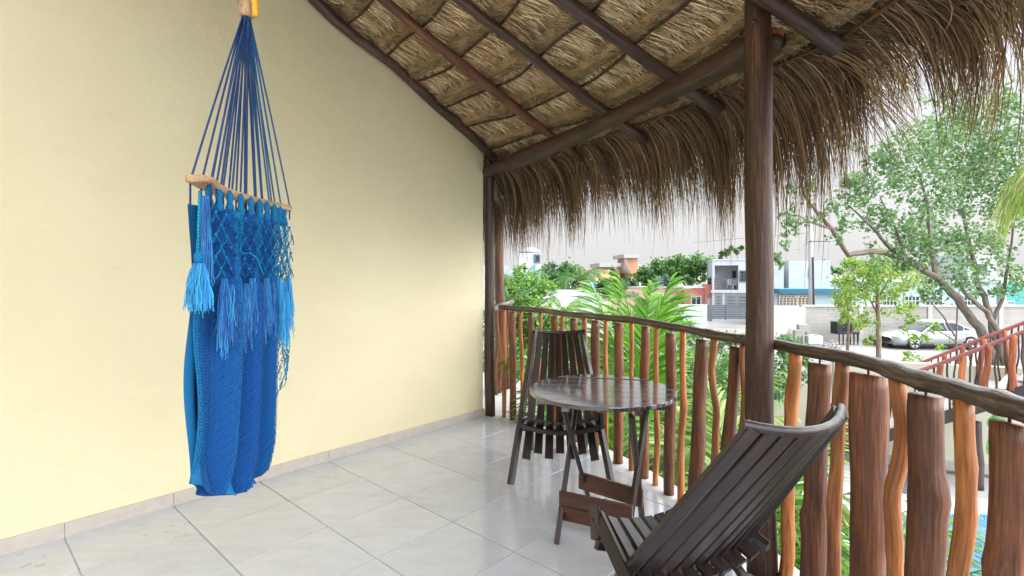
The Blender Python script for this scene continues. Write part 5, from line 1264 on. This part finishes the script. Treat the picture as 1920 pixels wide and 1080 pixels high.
def palm(name,label,x,y,hgt,fr,group,trunk_r=0.05,cat='palm'):
    o=thing(name,label,cat,(x,y,GZ),group)
    mb=MB(); trunk(mb,(x,y,GZ),(x,y,GZ+hgt),trunk_r,trunk_r*0.7,8,0.02,8); mb.obj('trunk',M['twig'],o,True)
    for (az,L,el,dr,pal,nl,ll,wid) in fr: frond(o,(x,y,GZ+hgt),R(az),L,R(el),R(dr),pal,nl,ll,wid)
    return o
random.seed(21)
def arc_fr(n,Lm,pal,nl=34,ll=0.40,wid=0.015,a0=0,a1=360,e0=35,e1=80,d0=50,d1=95):
    return [(a0+(a1-a0)*(k+random.random()*0.6)/n,Lm*random.uniform(0.8,1.15),random.uniform(e0,e1),random.uniform(d0,d1),random.choice(pal) if isinstance(pal[0][0],tuple) else pal,nl,ll,wid) for k in range(n)]
palm('areca_palm','bright green palm with a tall upright frond above the rail',1.36,5.6,1.42,[(175,2.45,94,22,PALB,52,0.80,0.021),(10,2.4,90,25,PALB,52,0.78,0.021),(120,2.5,84,35,PALB,48,0.7,0.020),(60,2.4,86,30,PALB,48,0.7,0.020),(200,2.3,70,60,PALB,40,0.6,0.018)]+arc_fr(8,2.0,[PALB,PALG]),'palms below the railing')
palm('areca_palm','yellow green palm right of the tall bright palm',2.15,5.1,0.8,arc_fr(13,2.0,[PALB,PALG,PALY]),'palms below the railing')
palm('areca_palm','palm with yellow tipped fronds below the rail beside the thick post',2.6,7.0,0.95,arc_fr(12,1.9,[PALY,PALG],e0=45,e1=85),'palms below the railing')
palm('areca_palm','low palm filling the gaps between balusters behind the table',1.6,4.75,0.5,arc_fr(11,1.8,[PALG,PALB]),'palms below the railing')
palm('areca_palm','palm behind the thick post below the curved rail',2.75,4.3,0.6,arc_fr(11,1.8,[PALG,PALY,PALD]),'palms below the railing')
palm('areca_palm','small palm low at the foot of the corner post',0.55,6.0,0.2,arc_fr(9,1.7,[PALG,PALD],e0=30,e1=75),'palms below the railing')
palm('areca_palm','low palm below the foreground chair beside the pool',2.95,4.2,0.3,arc_fr(10,1.3,[PALG,PALB,PALD],ll=0.34),'palms by the pool')
palm('areca_palm','dark leaved palm overhanging the near pool edge',3.7,5.5,0.15,arc_fr(9,0.95,[PALD,PALG],ll=0.36,wid=0.02),'palms by the pool')
palm('coconut_palm','shaggy coconut palm standing behind the white plastered wall',PX(1090,30),30,3.3,[(a+random.uniform(-15,15),2.0,random.uniform(20,80),random.uniform(80,120),PALD,34,0.5,0.02) for a in range(0,360,28)],'distant palms',0.16)
palm('coconut_palm','young palm with yellow fronds left of the white wall',PX(1055,21),21,2.1,[(a,1.4,random.uniform(30,70),random.uniform(50,90),random.choice([PALY,PALG]),30,0.36,0.016) for a in range(0,360,40)],'distant palms',0.1)
palm('coconut_palm','green palm in front of the far white tower',PX(985,24),24,3.0,[(a,1.6,random.uniform(35,80),random.uniform(50,90),PALD,30,0.4,0.018) for a in range(0,360,36)],'distant palms',0.12)
palm('fan_palm','pale fan leaved palm above the peach house wall',PX(1160,26),26,2.5,[(a,1.1,random.uniform(20,85),random.uniform(20,60),PALD,26,0.45,0.016) for a in range(0,360,26)],'distant palms',0.12)
palm('areca_palm','tall lush palm standing close behind the balusters by the table',1.05,4.75,0.9,[(170,2.1,80,45,PALB,44,0.6,0.017),(30,2.1,76,50,PALG,44,0.6,0.017),(90,2.2,85,35,PALB,44,0.6,0.017)]+arc_fr(10,1.9,[PALB,PALG],ll=0.5),'palms below the railing')
palm('areca_palm','lush palm between the table and the thick post outside the rail',1.95,4.35,0.9,[(165,2.0,80,45,PALG,44,0.6,0.017),(20,2.0,76,50,PALB,44,0.6,0.017),(95,2.1,85,40,PALG,44,0.6,0.017)]+arc_fr(11,1.9,[PALB,PALG,PALG],ll=0.5),'palms below the railing')
palm('areca_palm','leafy palm just left of the thick post outside the rail',2.45,3.75,0.6,arc_fr(13,1.8,[PALB,PALG,PALD],ll=0.48),'palms below the railing')
palm('areca_palm','bushy palm in the bed behind the tall palms',1.7,6.4,0.9,arc_fr(14,2.2,[PALG,PALD,PALY],ll=0.5),'palms below the railing')
# hanging frond at the right edge, from a palm standing just outside the frame
o=thing('coconut_palm','tall palm at the right edge with a drooping yellow green frond','palm',(5.9,4.6,GZ),'tall palm beside the balcony')
mb=MB(); trunk(mb,(5.9,4.6,GZ),(5.75,4.55,2.45),0.14,0.11,12,0.03,10); mb.obj('trunk',M['twig'],o,True)
for az,el,dr,L in ((180,40,120,1.5),(200,55,120,1.6),(150,30,110,1.5),(90,40,100,1.8),(20,45,100,1.8),(300,50,100,1.8)):
    frond(o,(5.75,4.55,2.42),R(az),L*0.85,R(el),R(dr),PALY+PALG[1:2],34,0.62,0.014,0.9,0.18)
# big leaves of a climbing plant on the cream wall
cl=thing('climbing_plant','climbing plant with large green leaves on the cream wall at right','plant',P(1862,890,9.3))
mb=MB(); mb.tube([P(1885,905,9.3),P(1880,850,9.25),P(1872,790,9.2)],0.015,6,(0.1,0.2,0.05)); mb.obj('stem',M['palm'],cl)
for px,py,s_,a in ((1860,793,0.26,0.5),(1858,842,0.24,1.6),(1893,815,0.2,2.5)):
    c=np.array(P(px,py,9.1)); V=[];k=14
    for i in range(k):
        g_=2*math.pi*i/k; r_=s_*0.62*(1+0.35*math.cos(g_)-0.18*math.cos(2*g_)); u_,v_=r_*math.cos(g_)*1.25,r_*math.sin(g_)*0.85
        V.append((c[0]+u_*math.cos(a)-v_*math.sin(a),c[1]-0.10*abs(v_)/s_,c[2]+u_*math.sin(a)+v_*math.cos(a)))
    mb=MB(); mb.add(V,[tuple(range(k))],None,(0.13,0.36,0.07)); mb.obj('leaf',M['palm'],cl)
# ground cover under the railing
n=24000; th=RNG.uniform(R(-14),R(40),n); rho=RNG.uniform(5.2,11.5,n); q=vpol(rho,th); kp=(q[:,0]<3.9)|(q[:,1]>11.4); q=q[kp]; rho=rho[kp]; th=th[kp]; n=len(q); q[:,2]=GZ+RNG.uniform(0.02,0.25+0.55*(0.5+0.5*np.sin(rho*2.3+th*31)),n)
stuff(tag(leaves('ground_cover',q,0.11,G_MID+G_BLUE,M['leaf'],None,0.7),'low green ground cover in the planting bed below the balcony','ground cover'))

n=14; mb=MB()
for k in range(n):
    px,py=random.choice([(60,1045),(300,985),(330,1005),(640,905),(690,880),(45,1065)]); px+=random.gauss(0,25); py+=random.gauss(0,6)
    d=1346.8/(py-514); x=(px-960)/962*d; a=R(48)+random.gauss(0,0.35); L=random.uniform(0.012,0.045)
    if x*VX+d*VY>3.57: continue
    mb.tube([(x,d,0.0025),(x+L*0.5*math.cos(a),d+L*0.5*math.sin(a),0.004),(x+L*math.cos(a),d+L*math.sin(a),0.0025)],0.0010,4,(0.36,0.24,0.13))
stuff(tag(mb.obj('straw_litter',M['straw']),'few bits of fallen straw on the tiles along the yellow wall','straw'))
